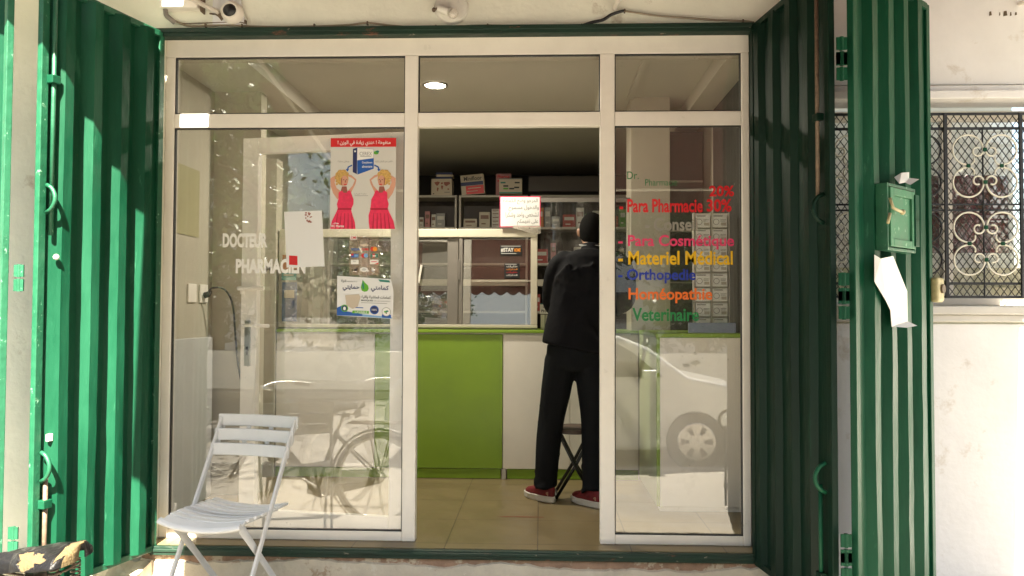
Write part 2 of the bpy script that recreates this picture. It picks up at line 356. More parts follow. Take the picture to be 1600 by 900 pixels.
class Flat:
    """printing on a flat sheet: u to the right 0..W, v down 0..H, real-size frame"""
    def __init__(s, tl, right, down, W, H, normal=None):
        s.o, s.r, s.d = V(*tl), V(*right)/W, V(*down)/H
        s.n = (-(s.r.cross(s.d))).normalized()*-1
        if normal is not None and s.n.dot(V(*normal)) < 0: s.n = -s.n
        s.W, s.H = W, H; s.mb = MB(); s.L = 0
    def P(s, u, v, lay): return s.o+s.r*u+s.d*v+s.n*(.0012+.0004*lay+.000012*s.L)
    def sheet(s, m, pts=None):
        pts = pts or [(0, 0), (s.W, 0), (s.W, s.H), (0, s.H)]
        s.mb.prism([s.o+s.r*u+s.d*v for u, v in pts], s.n*.0008, s.mb.mi(m))
    def poly(s, pts, m, lay=1):
        s.L = (s.L+1) % 30
        s.mb.add([s.P(u, v, lay) for u, v in pts], [tuple(range(len(pts)))], s.mb.mi(m))
    def rect(s, u0, v0, u1, v1, m, lay=1): s.poly([(u0, v0), (u1, v0), (u1, v1), (u0, v1)], m, lay)
    def oval(s, u, v, a, b, m, lay=1, n=20): s.poly([(u+a*math.cos(2*math.pi*k/n), v+b*math.sin(2*math.pi*k/n)) for k in range(n)], m, lay)
    def ring(s, u, v, a, w, m, lay=1, n=24):
        for k in range(n):
            p, q = 2*math.pi*k/n, 2*math.pi*(k+1)/n
            s.poly([(u+a*math.cos(p), v+a*math.sin(p)), (u+a*math.cos(q), v+a*math.sin(q)), (u+(a-w)*math.cos(q), v+(a-w)*math.sin(q)), (u+(a-w)*math.cos(p), v+(a-w)*math.sin(p))], m, lay)
    def text(s, body, u0, v0, u1, v1, m, lay=2, bold=0., slant=0., tilt=0.):
        vs, fs, w, h = text2d(body, bold); s.L = (s.L+1) % 30
        s.mb.add([s.P(u0+(x+slant*y)/w*(u1-u0), v1-y/h*(v1-v0)+tilt*(x/w)*(u1-u0), lay) for x, y in vs], fs, s.mb.mi(m))
    def build(s, name, parent=None): return s.mb.build(name, None, parent)
def facade(x0, z1, x1, z0, y, W, H):   # a sheet on a plane of constant Y facing the street
    return Flat((x0, y, z1), (x1-x0, 0, 0), (0, 0, z0-z1), W, H, normal=(0, -1, 0))

# ================================================================== GROUND, STREET
WY = -.10          # plane of the outer wall face; the shop frame stands at Y = 0
def struct(mb, name, m, **k): o = mb.build(name, m, **k); o['kind'] = 'structure'; return o
b = MB(); b.box((-60, -3.9, -.7), (60, -1.25, -.40)); struct(b, 'pavement', 'concrete')
b = MB(); b.box((-3.2, -1.25, -.7), (6, -.13, -.20)); struct(b, 'paved_ledge', 'concrete', bevel=.01)
b = MB(); b.box((-60, -4.05, -.7), (60, -3.9, -.395)); struct(b, 'kerb', 'kerb', bevel=.012)
b = MB(); b.box((-200, -200, -.72), (200, 60, -.705)); struct(b, 'ground', 'concrete')
b = MB(); b.box((-60, -11, -.7), (60, -4.05, -.52)); struct(b, 'road', 'asphalt')
b = MB(); b.box((-60, -11.15, -.7), (60, -11, -.395)); struct(b, 'kerb', 'kerb', bevel=.012)
b = MB(); b.box((-60, -19.4, -.7), (60, -11.15, -.40)); struct(b, 'pavement', 'concrete')

# ================================================================== OUR BUILDING
bld = thing('shop_building', 'cream plastered street building whose ground floor opening holds the pharmacy', 'building', (0, 1.5, -.2))
b = MB()
XL, XR = -1.49, 1.50      # opening in the outer wall
b.box((-9, WY, -.72), (XL, .12, 6)); b.box((XR, WY, -.72), (1.66, .12, 6))
b.box((XL, WY, 2.535), (XR, .12, 6))
b.box((1.66, WY, -.72), (3.05, .12, 1.13)); b.box((1.66, WY, 2.19), (3.05, .12, 6)); b.box((3.05, WY, -.72), (10, .12, 6))
b.build('wall', 'plaster', bld)
b = MB(); b.box((1.60, WY-.012, -.72), (3.3, WY-.001, 1.09)); b.box((1.60, WY-.012, 2.235), (3.3, WY-.001, 6)); b.box((3.05, WY-.012, 1.09), (3.3, WY-.001, 2.235))
b.build('whitewash_coat', 'plaster2', bld)
# step riser with peeled top edge
def rough_riser():
    b = MB(); n = 150
    top = []
    rr = random.Random(4)
    z = -.066
    for i in range(n+1):
        z += rr.uniform(-.006, .006); z = min(-.052, max(-.092, z)); top.append(z)
    vs = []; fs = []
    x0, x1 = -1.50, 1.52
    for i in range(n+1):
        x = x0+(x1-x0)*i/n
        vs += [(x, WY-.028, -.7), (x, WY-.028, top[i]), (x, WY-.012, top[i]+.004)]
    for i in range(n): fs += [(3*i, 3*i+3, 3*i+4, 3*i+1), (3*i+1, 3*i+4, 3*i+5, 3*i+2)]
    b.add(vs, fs); return b
rough_riser().build('step_riser', 'riser', bld)
b = MB(); b.box((-1.50, WY-.012, -.7), (1.52, WY+.06, -.046)); b.build('step_core', mat('bare_brick_step', (.3, .19, .13), .9, var=.3, vscale=20, bump=1.5, stain=[((.5, .42, .32), 14, .55, .06)]), bld)
# rough footing below the left gate
b = MB()
def foot(u, v):
    x = -2.2+u*.76; y = WY-.02-.16*v
    return V(x, y-.02*math.sin(9*u), -.075-.03*v+.012*math.sin(17*u+3*v)+.01*math.sin(41*u))
b.grid(foot, 30, 6); b.add([(-2.2, WY-.18, -.105), (-1.44, WY-.18, -.105), (-1.44, WY-.2, -.7), (-2.2, WY-.2, -.7)], [(0, 1, 2, 3)])
b.add([(-1.44, WY-.02, -.07), (-1.44, WY-.19, -.10), (-1.44, WY-.2, -.7), (-1.44, WY-.02, -.7)], [(0, 1, 2, 3)])
b.build('rough_footing', 'riser', bld)
# balcony slab out of view, openings added to shape sun patches below
def balcony():
    xs = [-6, -1.50, -1.41, -1.365, -1.30, -1.215, 7.2]; ys = [WY, -.325, -.50, -.54, -.651, -.74, -.836, -1.375]
    b = MB()
    for i in range(len(xs)-1):
        for j in range(len(ys)-1):
            xm = (xs[i]+xs[i+1])/2; ym = (ys[j]+ys[j+1])/2
            hole = (-1.41 < xm < -1.30 and -.54 < ym < -.325) or (-1.365 < xm < -1.215 and -.836 < ym < -.651) or (-1.5 < xm < -1.41 and -.74 < ym < -.5)
            if hole: continue
            b.box((xs[i], ys[j], 2.95), (xs[i+1], ys[j+1], 3.10))
    return b
balcony().build('balcony_slab', 'balcony', bld)
# interior shell
b = MB(); b.box((-1.72, .12, -.1), (-1.62, 4.7, 2.8)); b.box((1.62, .12, -.1), (1.72, 4.7, 2.8)); b.box((-1.619, .95, -.002), (-1.32, 1.05, 2.621)); b.box((-1.497, 1.47, -.002), (-1.392, 1.6, 2.2))
b.box((-1.62, .052, 2.44), (1.62, .119, 2.62))
b.box((-1.62, .05, -.1), (-1.485, .119, 2.6)); b.box((1.475, .05, -.1), (1.62, .119, 2.6))
b.build('interior_wall', 'inwall', bld)
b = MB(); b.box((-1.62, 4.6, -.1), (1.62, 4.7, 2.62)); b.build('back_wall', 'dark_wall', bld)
b = MB(); b.box((-1.62, .12, 2.62), (1.62, 4.6, 2.72)); b.build('ceiling', 'ceil', bld)
b = MB(); b.box((-1.619, .12, 2.52), (-1.19, 4.59, 2.621)); b.build('ceiling_soffit', 'ceil', bld)
b = MB(); b.box((1.45, .12, 2.52), (1.619, 4.59, 2.621)); b.build('ceiling_soffit', 'ceil', bld)
b = MB(); b.box((1.03, .12, 2.60), (1.07, 1.49, 2.622)); b.build('ceiling_moulding', 'ceil', bld)
b = MB(); b.box((1.056, 1.5, 0), (1.325, 1.78, 2.621)); b.build('pillar', 'inwall', bld, bevel=.004)
b = MB(); b.box((-1.475, WY-.005, -.1), (1.475, .12, 0)); b.box((-1.62, .1201, -.1), (1.62, 4.6, 0)); struct(b, 'shop_floor', 'floor_tile')
# window opening on the right of the shop (grille is its own thing)
b = MB(); b.box((1.62, WY-.055, 1.135), (3.12, .12, 1.175)); b.box((1.64, WY-.035, 1.10), (3.10, WY-.002, 1.134)); b.build('window_sill', 'sill', bld, bevel=.006)
b = MB(); b.box((1.62, WY-.06, 2.155), (3.3, .02, 2.195)); b.box((1.62, WY-.035, 2.196), (3.3, 0, 2.225)); b.build('window_head_moulding', 'plaster2', bld, bevel=.005)
wnd = MB()
wnd.box((1.67, .06, 1.18), (3.04, .1, 1.23)); wnd.box((1.67, .06, 2.10), (3.04, .1, 2.15)); wnd.box((1.67, .06, 1.231), (1.72, .1, 2.099)); wnd.box((2.99, .06, 1.231), (3.04, .1, 2.099)); wnd.box((2.44, .06, 1.231), (2.49, .1, 2.099))
wf = wnd.build('window', 'white_frame', bld, bevel=.004)
b = MB(); b.box((1.72, .078, 1.23), (2.44, .082, 2.10)); b.box((2.49, .078, 1.23), (2.99, .082, 2.10)); b.build('pane', 'glass', wf)
b = MB(); b.grid(lambda u, v: V(2.42+.42*u, .20+.02*math.sin(u*22), 1.45+.4*v), 30, 4); cu = b.build('curtain', 'curtain', bld)
b = MB(); b.box((1.67, .5, 1.0), (3.04, .55, 2.3)); b.build('room_wall', 'white_frame', bld)
b = MB(); b.box((1.67, .3, 1.2), (3.04, .34, 1.38)); b.build('window_board', 'cream_panel', bld)
# old letter holes left in the plaster high on the right
chip = mat('chipped_brown', (.12, .09, .06), .9)
for (x, z, w, h) in ((2.585, 2.565, .012, .022), (2.632, 2.565, .005, .018), (2.652, 2.563, .018, .026), (2.682, 2.563, .008, .02), (2.705, 2.566, .010, .016)):
    b = MB(); b.prism([(x, WY-.0125, z), (x+w, WY-.0125, z+.003), (x+w*.8, WY-.0125, z+h), (x+.002, WY-.0125, z+h*.9)], (0, -.0015, 0)); b.build('chipped_mark', chip, bld)

# ================================================================== STEEL FRAME ROUND THE OPENING
sf = thing('gate_frame', 'dark green steel frame round the shop opening, paint flaking along its top bar', 'door frame', (0, WY, 0))
b = MB(); b.box((-1.475, WY-.03, 2.497), (1.475, WY+.03, 2.534)); b.box((-1.475, WY-.036, 2.515), (1.475, WY-.0301, 2.538)); b.build('head_bar', 'green_worn', sf, bevel=.003)
b = MB(); b.box((-1.45, WY-.035, -.045), (1.475, WY-.006, -.003)); b.box((-1.45, WY-.042, -.028), (1.475, WY-.0351, -.012)); b.build('sill_bar', 'green_worn', sf, bevel=.003)
for x0, x1 in ((-1.489, -1.476), (1.476, 1.499)):
    b = MB(); b.box((x0, WY-.03, -.045), (x1, .05, 2.534)); b.build('jamb_bar', 'green_shaded' if x0 > 0 else 'plaster', sf, bevel=.002)

# ================================================================== SHOP FRONT
shop = thing('shopfront_frame', 'white metal shopfront of three bays with glass panes either side of an open doorway', 'shopfront', (0, .02, 0))
def member(name, a, bb): b = MB(); b.box(a, bb); return b.build(name, 'white_frame', shop, bevel=.004)
member('head_rail', (-1.475, 0, 2.435), (1.475, .05, 2.53)); member('jamb', (-1.475, 0, 0), (-1.428, .05, 2.434)); member('jamb', (1.436, 0, 0), (1.475, .05, 2.434))
for x0, x1 in ((-.2455, -.1785), (.737, .8095)): member('mullion', (x0, -.004, 0), (x1, .054, 2.434))
for x0, x1 in ((-1.4275, -.246), (-.178, .7365), (.81, 1.4355)): member('transom', (x0, 0, 2.072), (x1, .05, 2.143))
member('bottom_rail', (-1.4275, 0, 0), (-.246, .05, .046)); member('bottom_rail', (.81, 0, 0), (1.4355, .05, .046))
b = MB()
for (x0, x1, z0, z1) in ((-1.428, -.2455, .046, 2.072), (.8095, 1.436, .046, 2.072), (-1.428, -.2455, 2.143, 2.435), (-.1785, .737, 2.143, 2.435), (.8095, 1.436, 2.143, 2.435)):
    t = .005
    b.box((x0, .008, z0), (x0+t, .03, z1)); b.box((x1-t, .008, z0), (x1, .03, z1)); b.box((x0+t, .008, z1-t), (x1-t, .03, z1)); b.box((x0+t, .008, z0), (x1-t, .03, z0+t))
b.build('gasket', 'gasket', shop)
def pane(x0, z0, x1, z1, lab): b = MB(); b.box((x0+.001, .017, z0+.001), (x1-.001, .023, z1-.001)); o = b.build('glass_pane', 'glass', shop); o['label'] = lab; return o
pl = pane(-1.423, .051, -.2505, 2.067, 'dusty tall left pane carrying white lettering'); pr = pane(.8145, .051, 1.431, 2.067, 'tall right pane carrying coloured lettering')
pane(-1.423, 2.148, -.2505, 2.43, 'upper left fanlight'); pane(-.1735, 2.148, .732, 2.43, 'upper middle fanlight'); pane(.8145, 2.148, 1.431, 2.43, 'upper right fanlight')
def lettering(parent, body, x0, zt, x1, zb, m, lab, bold=.02, y=.0165, serif=False):
    f = facade(x0, zt, x1, zb, y, 100, 100); f.text(body, 0, 0, 100, 100, m, 0, bold)
    o = f.build('lettering', parent); o['label'] = lab; return o
lettering(pl, 'DOCTEUR', -1.174, 1.535, -.945, 1.462, 'white_ink', 'white word DOCTEUR on the left pane', .045)
lettering(pl, 'PHARMACIEN', -1.105, 1.405, -.748, 1.33, 'white_ink', 'white word PHARMACIEN on the left pane', .045)
LT = [('Dr.', 980, 268, 998, 280, (20, 110, 60), .0), ('Pharmacie', 1008, 280, 1058, 290, (20, 110, 60), .0),
      ('20%', 1108, 290, 1147, 307, (215, 25, 35), .03), ('- Para Pharmacie', 968, 311, 1098, 332, (215, 25, 35), .026), ('30%', 1104, 311, 1143, 331, (215, 25, 35), .03),
      ('- Conseil', 1008, 340, 1090, 361, (150, 145, 135), .026), ('- Para Cosmétique', 966, 367, 1147, 390, (228, 60, 110), .024),
      ('- Materiel Médical', 966, 392, 1145, 414, (235, 185, 20), .024), ('- Orthopedie', 966, 420, 1087, 443, (20, 50, 165), .024),
      ('Homéopathie', 982, 450, 1113, 474, (240, 115, 35), .026), ('Veterinaire', 988, 481, 1092, 502, (10, 125, 65), .024)]
def fx(px): return .3767+(px-0)*0  # replaced below
def PX(px, py):     # the point of the glass plane (Y = .0165) a trace of the lettering gives, real size
    yaw, pitch, roll = .0370, .0303, .0035
    cy, sy, cp, sp = math.cos(yaw), math.sin(yaw), math.cos(pitch), math.sin(pitch)
    f = V(-sy*cp, cy*cp, sp); r = V(cy, sy, 0); u = r.cross(f); c, s = math.cos(roll), math.sin(roll); r, u = c*r+s*u, c*u-s*r
    return f+r*(px-800)/1244+u*(450-py)/1244
def at(px, py, Y):
    d = PX(px, py); t = (Y+3.9657)/d.y; return V(.4457, -3.9657, 1.1389)+d*t
for (body, x0, y0, x1, y1, c, bo) in LT:
    m = mat('letter_colour', S(c), .4, stain=[(tuple(v*.75+.1 for v in S(c)), 30, .6, .06)])
    a, d = at(x0, y0, .0165), at(x1, y1, .0165)
    lettering(pr, body, a.x, a.z, d.x, d.z, m, 'the words %s on the right pane' % body.strip('- '), bo)

# open door leaf folded inside behind the left pane
def door_leaf():
    hx, hy = -.248, .075; a = RAD(180-9); L = .905
    d = V(math.cos(a), math.sin(a), 0); nn = V(d.y, -d.x, 0)   # nn towards the street
    if nn.y > 0: nn = -nn
    t = thing('glass_door', 'white framed glass door leaf standing open inside behind the left pane', 'door', (hx, hy, 0))
    def ob(s0, s1, z0, z1, n0, n1, name, m, par, bev=.004):
        b = MB(); b.obox(V(hx, hy, z0)+d*s0+nn*n0, d*(s1-s0), nn*(n1-n0), (0, 0, z1-z0)); return b.build(name, m, par, bevel=bev)
    ob(0, .075, .012, 2.06, -.02, .02, 'stile', 'white_frame', t); st = ob(L-.09, L, .012, 2.06, -.02, .02, 'stile', 'white_frame', t)
    ob(.0755, L-.0905, 1.975, 2.06, -.02, .02, 'rail', 'white_frame', t); ob(.0755, L-.0905, .012, .10, -.02, .02, 'rail', 'white_frame', t)
    ob(.076, L-.091, .101, 1.974, -.003, .003, 'glass_pane', 'glass_door', t, 0)
    # lock plate, lever handle, latch
    ob(L-.06, L-.025, .85, 1.09, .0205, .026, 'lock_plate', 'chrome', t, .002)
    b = MB(); p = V(hx, hy, 0)+d*(L-.043)+nn*.027
    b.tube([p+V(0, 0, 1.065), p+V(0, 0, 1.065)+nn*.045, p+V(0, 0, 1.065)+nn*.052-d*.02, p+V(0, 0, 1.062)+nn*.052-d*.15], .009, 8); b.build('handle', 'white_frame', t, smooth=True)
    b = MB(); b.prism([p+V(0, 0, .93)+d*(.008*math.cos(k*.5))+V(0, 0, .024*math.sin(k*.5)) for k in range(12)], nn*.001); b.build('keyhole', 'black', t)
    b = MB(); q = p+V(0, 0, 1.26)+nn*.005; b.tube([q+d*.05, q+nn*.012+d*.04, q+nn*.012-d*.10], .011, 8); b.cyl(q-V(0, 0, .03)+d*.03, q+V(0, 0, .005)+d*.03, .011); b.build('hinge_bolt', 'white_frame', t, smooth='auto')
    return t
door_leaf()

# ================================================================== GREEN FOLDING GATES
def gate_panel(par, p0, d, n, L, z0, z1, m, first, pitch=.16, h=.035, mframe=None, stile=.035):
    d, n = V(*d, 0), V(*n, 0); o = V(*p0, 0)
    prof = [(stile*.5, 0)]; s = first
    while s < L-stile-.03:
        for q in ((s, 0), (s+h*.9, h), (s+h*.9+.045, h), (s+h*1.8+.045, 0)):
            if stile < q[0] < L-stile: prof.append(q)
        s += pitch
    prof.append((L-stile*.5, 0)); prof.sort()
    pr_ = []
    for q in prof:
        if not pr_ or q[0]-pr_[-1][0] > 1e-4: pr_.append(q)
    b = MB(); nz = 24; vs = []; rr = random.Random(int(L*1000)+len(pr_))
    for j in range(nz+1):
        z = z0+.02+(z1-z0-.04)*j/nz
        for (s_, k) in pr_: vs.append(o+d*(s_+.002*math.sin(z*3.1+s_*17)+rr.uniform(-.0006, .0006))+n*(k+.0009*math.sin(z*5.3+s_*9)+.0006*math.sin(z*13+s_*31)+rr.uniform(-.0012, .0012))+V(0, 0, z))
    N = len(pr_)
    b.add(vs, [(j*N+i, j*N+i+1, (j+1)*N+i+1, (j+1)*N+i) for j in range(nz) for i in range(N-1)])
    sh = b.build('corrugated_sheet', m, par); so_ = sh.modifiers.new('thick', 'SOLIDIFY'); so_.thickness = .0015; so_.offset = 0
    mf = mframe or m
    for s0, s1 in ((0, stile), (L-stile, L)):
        b = MB(); b.obox(o+d*s0+n*-.012+V(0, 0, z0), d*(s1-s0), n*.026, (0, 0, z1-z0)); b.build('edge_stile', mf, par, bevel=.003)
    for za, zb in ((z1-.03, z1), (z0, z0+.03)):
        b = MB(); b.obox(o+d*stile+n*-.0115+V(0, 0, za), d*(L-2*stile), n*.03, (0, 0, zb-za)); b.build('edge_rail', mf, par, bevel=.003)
    return o, d, n
def hinge(par, p, m='green_worn', ax=(0, 0, 1)):
    b = MB(); p = V(*p)
    b.cyl(p-V(0, 0, .055), p-V(0, 0, .003), .008); b.cyl(p+V(0, 0, .003), p+V(0, 0, .055), .008)
    b.box(p+V(-.02, -.004, -.053), p+V(.02, .003, -.005)); b.box(p+V(-.02, -.004, .005), p+V(.02, .003, .053)); return b.build('hinge', m, par, smooth='auto')
def pull(par, p, out, m='green_light', h=.115, r=.0085):
    p, out = V(*p), V(*out); b = MB()
    pts = [p+V(0, 0, h*(.5-k/10))+out*(.045*math.sin(math.pi*k/10)**.6) for k in range(11)]
    b.tube(pts, r, 8); return b.build('pull_handle', m, par, smooth=True)

gl = thing('folding_gate', 'green corrugated folding gate open on the left, its lower part in full sunlight', 'gate', (-1.44, -.11, 0))
aL = RAD(15); dL = (-math.sin(aL), -math.cos(aL)); nL = (math.cos(aL), -math.sin(aL)); LL = .705
leaf = thing('gate_leaf', None, None); leaf.parent = gl; leaf['label'] = 'inner leaf facing the doorway'
o, d, n = gate_panel(leaf, (-1.44, -.11), dL, nL, LL, -.025, 2.52, 'green', .068, .155, h=.042, mframe='green_light')
# long bolt rod near the free edge
P = lambda s, k, z: o+d*s+n*k+V(0, 0, z)
b = MB(); b.cyl(P(LL-.045, .03, 1.45), P(LL-.045, .03, 2.50), .009); b.build('bolt_rod', 'green_light', leaf, smooth=True)
b = MB(); b.cyl(P(LL-.045, .03, .0), P(LL-.045, .03, .45), .009); b.build('bolt_rod', 'rust', leaf, smooth=True)
for z in (2.08, .33):
    b = MB(); b.obox(P(LL-.066, .012, z), d*.042, n*.034, (0, 0, .035)); b.build('bolt_guide', 'green', leaf, bevel=.003)
pull(leaf, P(LL-.03, .02, 1.60), n); pull(leaf, P(LL-.03, .02, .50), n, h=.12)
b = MB(); b.ell(P(LL-.06, .045, 1.36), (.012, .012, .012)); b.build('knob', 'white_frame', leaf, smooth=True)
b = MB(); b.obox(P(LL-.075, .02, .60), d*.025, n*.012, (0, 0, .03)); b.build('catch_plate', 'white_frame', leaf, bevel=.002)
for z in (1.27, .22): hinge(leaf, (-1.662, -.83, z), 'green_light')
leaf = thing('gate_leaf', None, None); leaf.parent = gl; leaf['label'] = 'outer leaf folded away to the left'
gate_panel(leaf, (-1.708, -.845), (-math.sin(RAD(52)), math.cos(RAD(52))), (math.cos(RAD(52))*-1, -math.sin(RAD(52))), .70, -.025, 2.52, 'green', .05, .15, mframe='green_light')

gr = thing('folding_gate', 'shaded green corrugated folding gate on the right, carrying a hatch box', 'gate', (1.46, -.11, 0))
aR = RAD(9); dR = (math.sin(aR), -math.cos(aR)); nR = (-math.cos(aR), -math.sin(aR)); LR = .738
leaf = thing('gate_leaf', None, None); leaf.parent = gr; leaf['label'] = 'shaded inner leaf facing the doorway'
o, d, n = gate_panel(leaf, (1.462, -.11), dR, nR, LR, -.045, 2.52, 'green_shaded', .05, .158, h=.025)
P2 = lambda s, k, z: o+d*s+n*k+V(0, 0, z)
pull(leaf, P2(LR-.035, .02, .5), n, 'green'); pull(leaf, P2(LR-.035, .02, 1.55), n, 'green_shaded')
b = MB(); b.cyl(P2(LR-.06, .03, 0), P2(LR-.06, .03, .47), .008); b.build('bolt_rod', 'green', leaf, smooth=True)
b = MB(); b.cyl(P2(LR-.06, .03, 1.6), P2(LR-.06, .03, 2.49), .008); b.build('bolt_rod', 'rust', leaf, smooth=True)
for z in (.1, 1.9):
    b = MB(); b.obox(P2(LR-.08, .012, z), d*.04, n*.03, (0, 0, .03)); b.build('bolt_guide', 'green_shaded', leaf, bevel=.003)
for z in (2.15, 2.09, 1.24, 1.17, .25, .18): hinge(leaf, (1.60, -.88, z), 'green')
leaf = thing('gate_leaf', None, None); leaf.parent = gr; leaf['label'] = 'outer leaf turned back toward the wall'
bB = RAD(46.5); dB = (math.sin(bB), math.cos(bB)); nB = (math.cos(bB), -math.sin(bB)); oB = (1.635, -.87); LB = .738
oB_, dB_, nB_ = gate_panel(leaf, oB, dB, nB, LB, -.045, 2.52, 'green', .10, .148, h=.03)
def PB(s, k, z): return oB_+dB_*s+nB_*k+V(0, 0, z)
def onB(px, py, k=0.):     # (s, z) on the outer right leaf of a point traced in the photograph
    dr = PX(px, py); c = V(.4457, -3.9657, 1.1389); pl_ = oB_+nB_*k
    t = (pl_-c).dot(nB_)/dr.dot(nB_); q = c+dr*t; return (q-oB_).dot(dB_), q.z
# hatch box
s0, z1 = onB(1383, 285, .07); s1, z0 = onB(1428, 396, .07)
hb = MB()
k0, k1 = .031, .078
def fr(b, sa, sb, za, zb, ka, kb): b.obox(PB(sa, ka, za), dB_*(sb-sa), nB_*(kb-ka), (0, 0, zb-za))
fr(hb, s0, s0+.012, z0, z1, k0, k1); fr(hb, s1-.012, s1, z0, z1, k0, k1); fr(hb, s0+.012, s1-.012, z1-.012, z1, k0, k1); fr(hb, s0+.012, s1-.012, z0, z0+.012, k0, k1); fr(hb, s0+.012, s1-.012, z0+.012, z1-.012, k0, k0+.004)
hbo = hb.build('hatch_box', 'green_light', leaf, bevel=.002)
hd = MB(); w = .03; a, c = s0+.016, s1-.016; za, zb = z0+.016, z1-.016
fr(hd, a, a+w, za, zb, k1-.006, k1+.006); fr(hd, c-w, c, za, zb, k1-.006, k1+.006); fr(hd, a+w, c-w, zb-w, zb, k1-.006, k1+.006); fr(hd, a+w, c-w, za, za+w, k1-.006, k1+.006); fr(hd, a+w, c-w, za+w, zb-w, k1-.008, k1-.003)
hd.build('hatch_door', 'hatch_green', hbo, bevel=.002)
b = MB(); fr(b, c-.012, c+.026, zb-.12, zb-.01, k1+.002, k1+.012); fr(b, c-.012, c+.026, za+.01, za+.13, k1+.002, k1+.012); b.build('hinge', 'green', hbo, bevel=.003)
b = MB(); zm = (z0+z1)/2+.02; q = PB(a-.012, k1+.008, zm)
b.tube([q+V(0, 0, .05), q+V(0, 0, .01)+nB_*.012, q+dB_*.03+nB_*.015+V(0, 0, .004), q+dB_*.075+nB_*.015], .006, 8); b.ell(q+dB_*.078+nB_*.015, (.011, .011, .011)); b.tube([q+V(0, 0, -.01), q+V(0, 0, -.05)-dB_*.02], .006, 8); b.build('latch', 'brass', hbo, smooth=True)
# padlock box on the free edge
s_, z_ = onB(1450, 453, 0)
b = MB(); b.obox(PB(LB-.03, .012, z_-.055), dB_*.075, nB_*.035, (0, 0, .11)); lk = b.build('lock_case', 'brass', leaf, bevel=.012, seg=3)
b = MB(); q = PB(LB+.012, .047, z_+.005); b.cyl(q, q+nB_*.009, .02, n=20); b.build('keyhole_rose', 'rust', lk, smooth='auto')
# folded sheets of paper stuck under and over the hatch
def onBq(px, py, k): s, z = onB(px, py, k); return PB(s, k, z)
pts = [(1366, 398, .045), (1376, 404, .06), (1395, 400, .07), (1405, 425, .06), (1417, 455, .05), (1418, 506, .048), (1393, 511, .046), (1391, 485, .047), (1384, 470, .048), (1366, 440, .04)]
b = MB(); b.prism([onBq(*p) for p in pts], nB_*.0012)
b.prism([onBq(1393, 510, .05), onBq(1418, 502, .055), onBq(1433, 509, .09), onBq(1416, 512, .08)], nB_*.0012)
tag(b.build('torn_paper', 'paper'), 'torn white paper sheet hanging below the green hatch box on the right gate', 'paper')
b = MB(); b.prism([onBq(1397, 277, .05), onBq(1408, 270, .06), onBq(1420, 269, .06), onBq(1420, 284, .07), onBq(1405, 287, .08)], nB_*.0012)
b.prism([onBq(1414, 285, .075), onBq(1421, 278, .07), onBq(1436, 280, .10), onBq(1422, 289, .10)], nB_*.0012)
tag(b.build('crumpled_paper', 'paper'), 'crumpled white paper scrap wedged on top of the green hatch box', 'paper')

# ================================================================== AWNING (above the frame of the photo, seen in the reflections)
aw = thing('shop_awning', 'burgundy canvas awning with scalloped edge stretched over the shopfront', 'awning', (.78, WY, 2.88))
AX0, AX1, AD, AZ0, AZ1 = -1.20, 2.765, 2.70, 2.92, 2.18
b = MB(); b.grid(lambda u, v: V(AX0+(AX1-AX0)*u, WY-.01-(AD-.1)*v, AZ0+(AZ1-AZ0)*v-.03*math.sin(math.pi*v)+.004*math.sin(u*60)*v), 60, 12)
def cz_(d): return AZ0+(AZ1-AZ0)*(d-.01)/(AD-.1)
fl_ = MB(); fl_.add([(AX0-.20, WY-.95, cz_(.95)-.03), (AX0+.02, WY-.95, cz_(.95)-.03), (AX0+.02, WY-1.83, cz_(1.83)-.03), (AX0-.20, WY-1.83, cz_(1.83)-.03)], [(0, 1, 2, 3)])  # unseen canvas strip added to keep sun off the left jamb
so_ = fl_.build('added_shade_flap', 'awning', aw); so_.modifiers.new('t', 'SOLIDIFY').thickness = .002
cv = b.build('canvas', 'awning', aw); cv.modifiers.new('t', 'SOLIDIFY').thickness = .002
b = MB(); nsc = 26
def val(u, v):
    ph = (u*nsc) % 1; dr = .15+.045*abs(math.sin(math.pi*u*nsc))
    return V(AX0+(AX1-AX0)*u, WY-AD+.085-.006*math.sin(u*50), AZ1+.002-dr*v)
b.grid(val, nsc*8, 3); vl = b.build('valance', 'awning', aw); vl.modifiers.new('t', 'SOLIDIFY').thickness = .002
b = MB(); b.cyl((AX0, WY-AD+.09, AZ1-.006), (AX1, WY-AD+.09, AZ1-.006), .014); b.build('front_bar', 'white_frame', aw)
for x in (AX0+.04, .8, AX1-.04):
    b = MB(); b.tube([(x, WY-.02, 2.62), (x, WY-1.0, 2.45), (x, WY-AD+.1, AZ1-.02)], .012, 8); b.build('arm', 'white_frame', aw)

# ================================================================== INTERIOR
# counter under the screen
ct = thing('shop_counter', 'lime green and white fronted shop counter running along under the glass screen', 'counter', (-.1, 1.75, 0))
CY = 1.49
b = MB(); b.box((-1.385, CY+.018, .066), (1.108, CY+.5, .995)); b.build('carcass', 'cwhite', ct)
segs = [(-1.385, -.703, 'cwhite'), (-.699, .181, 'cgreen'), (.187, .64, 'cwhite'), (.644, 1.105, 'cwhite')]
for x0, x1, m in segs:
    b = MB(); b.box((x0, CY, .072), (x1, CY+.017, .985)); b.build('front_panel', m, ct, bevel=.002)
for x0, x1 in ((-1.385, .17), (.215, 1.105)):
    b = MB(); b.box((x0, CY+.006, .004), (x1, CY+.03, .068)); b.build('plinth', 'cgreen', ct)
b = MB(); b.box((.176, CY-.004, 0), (.209, CY+.03, .071)); b.build('foot', 'chrome', ct, bevel=.003)
b = MB(); b.box((-1.385, CY-.012, .996), (1.105, CY+.5, 1.016)); b.build('worktop', 'cgreen', ct, bevel=.003)
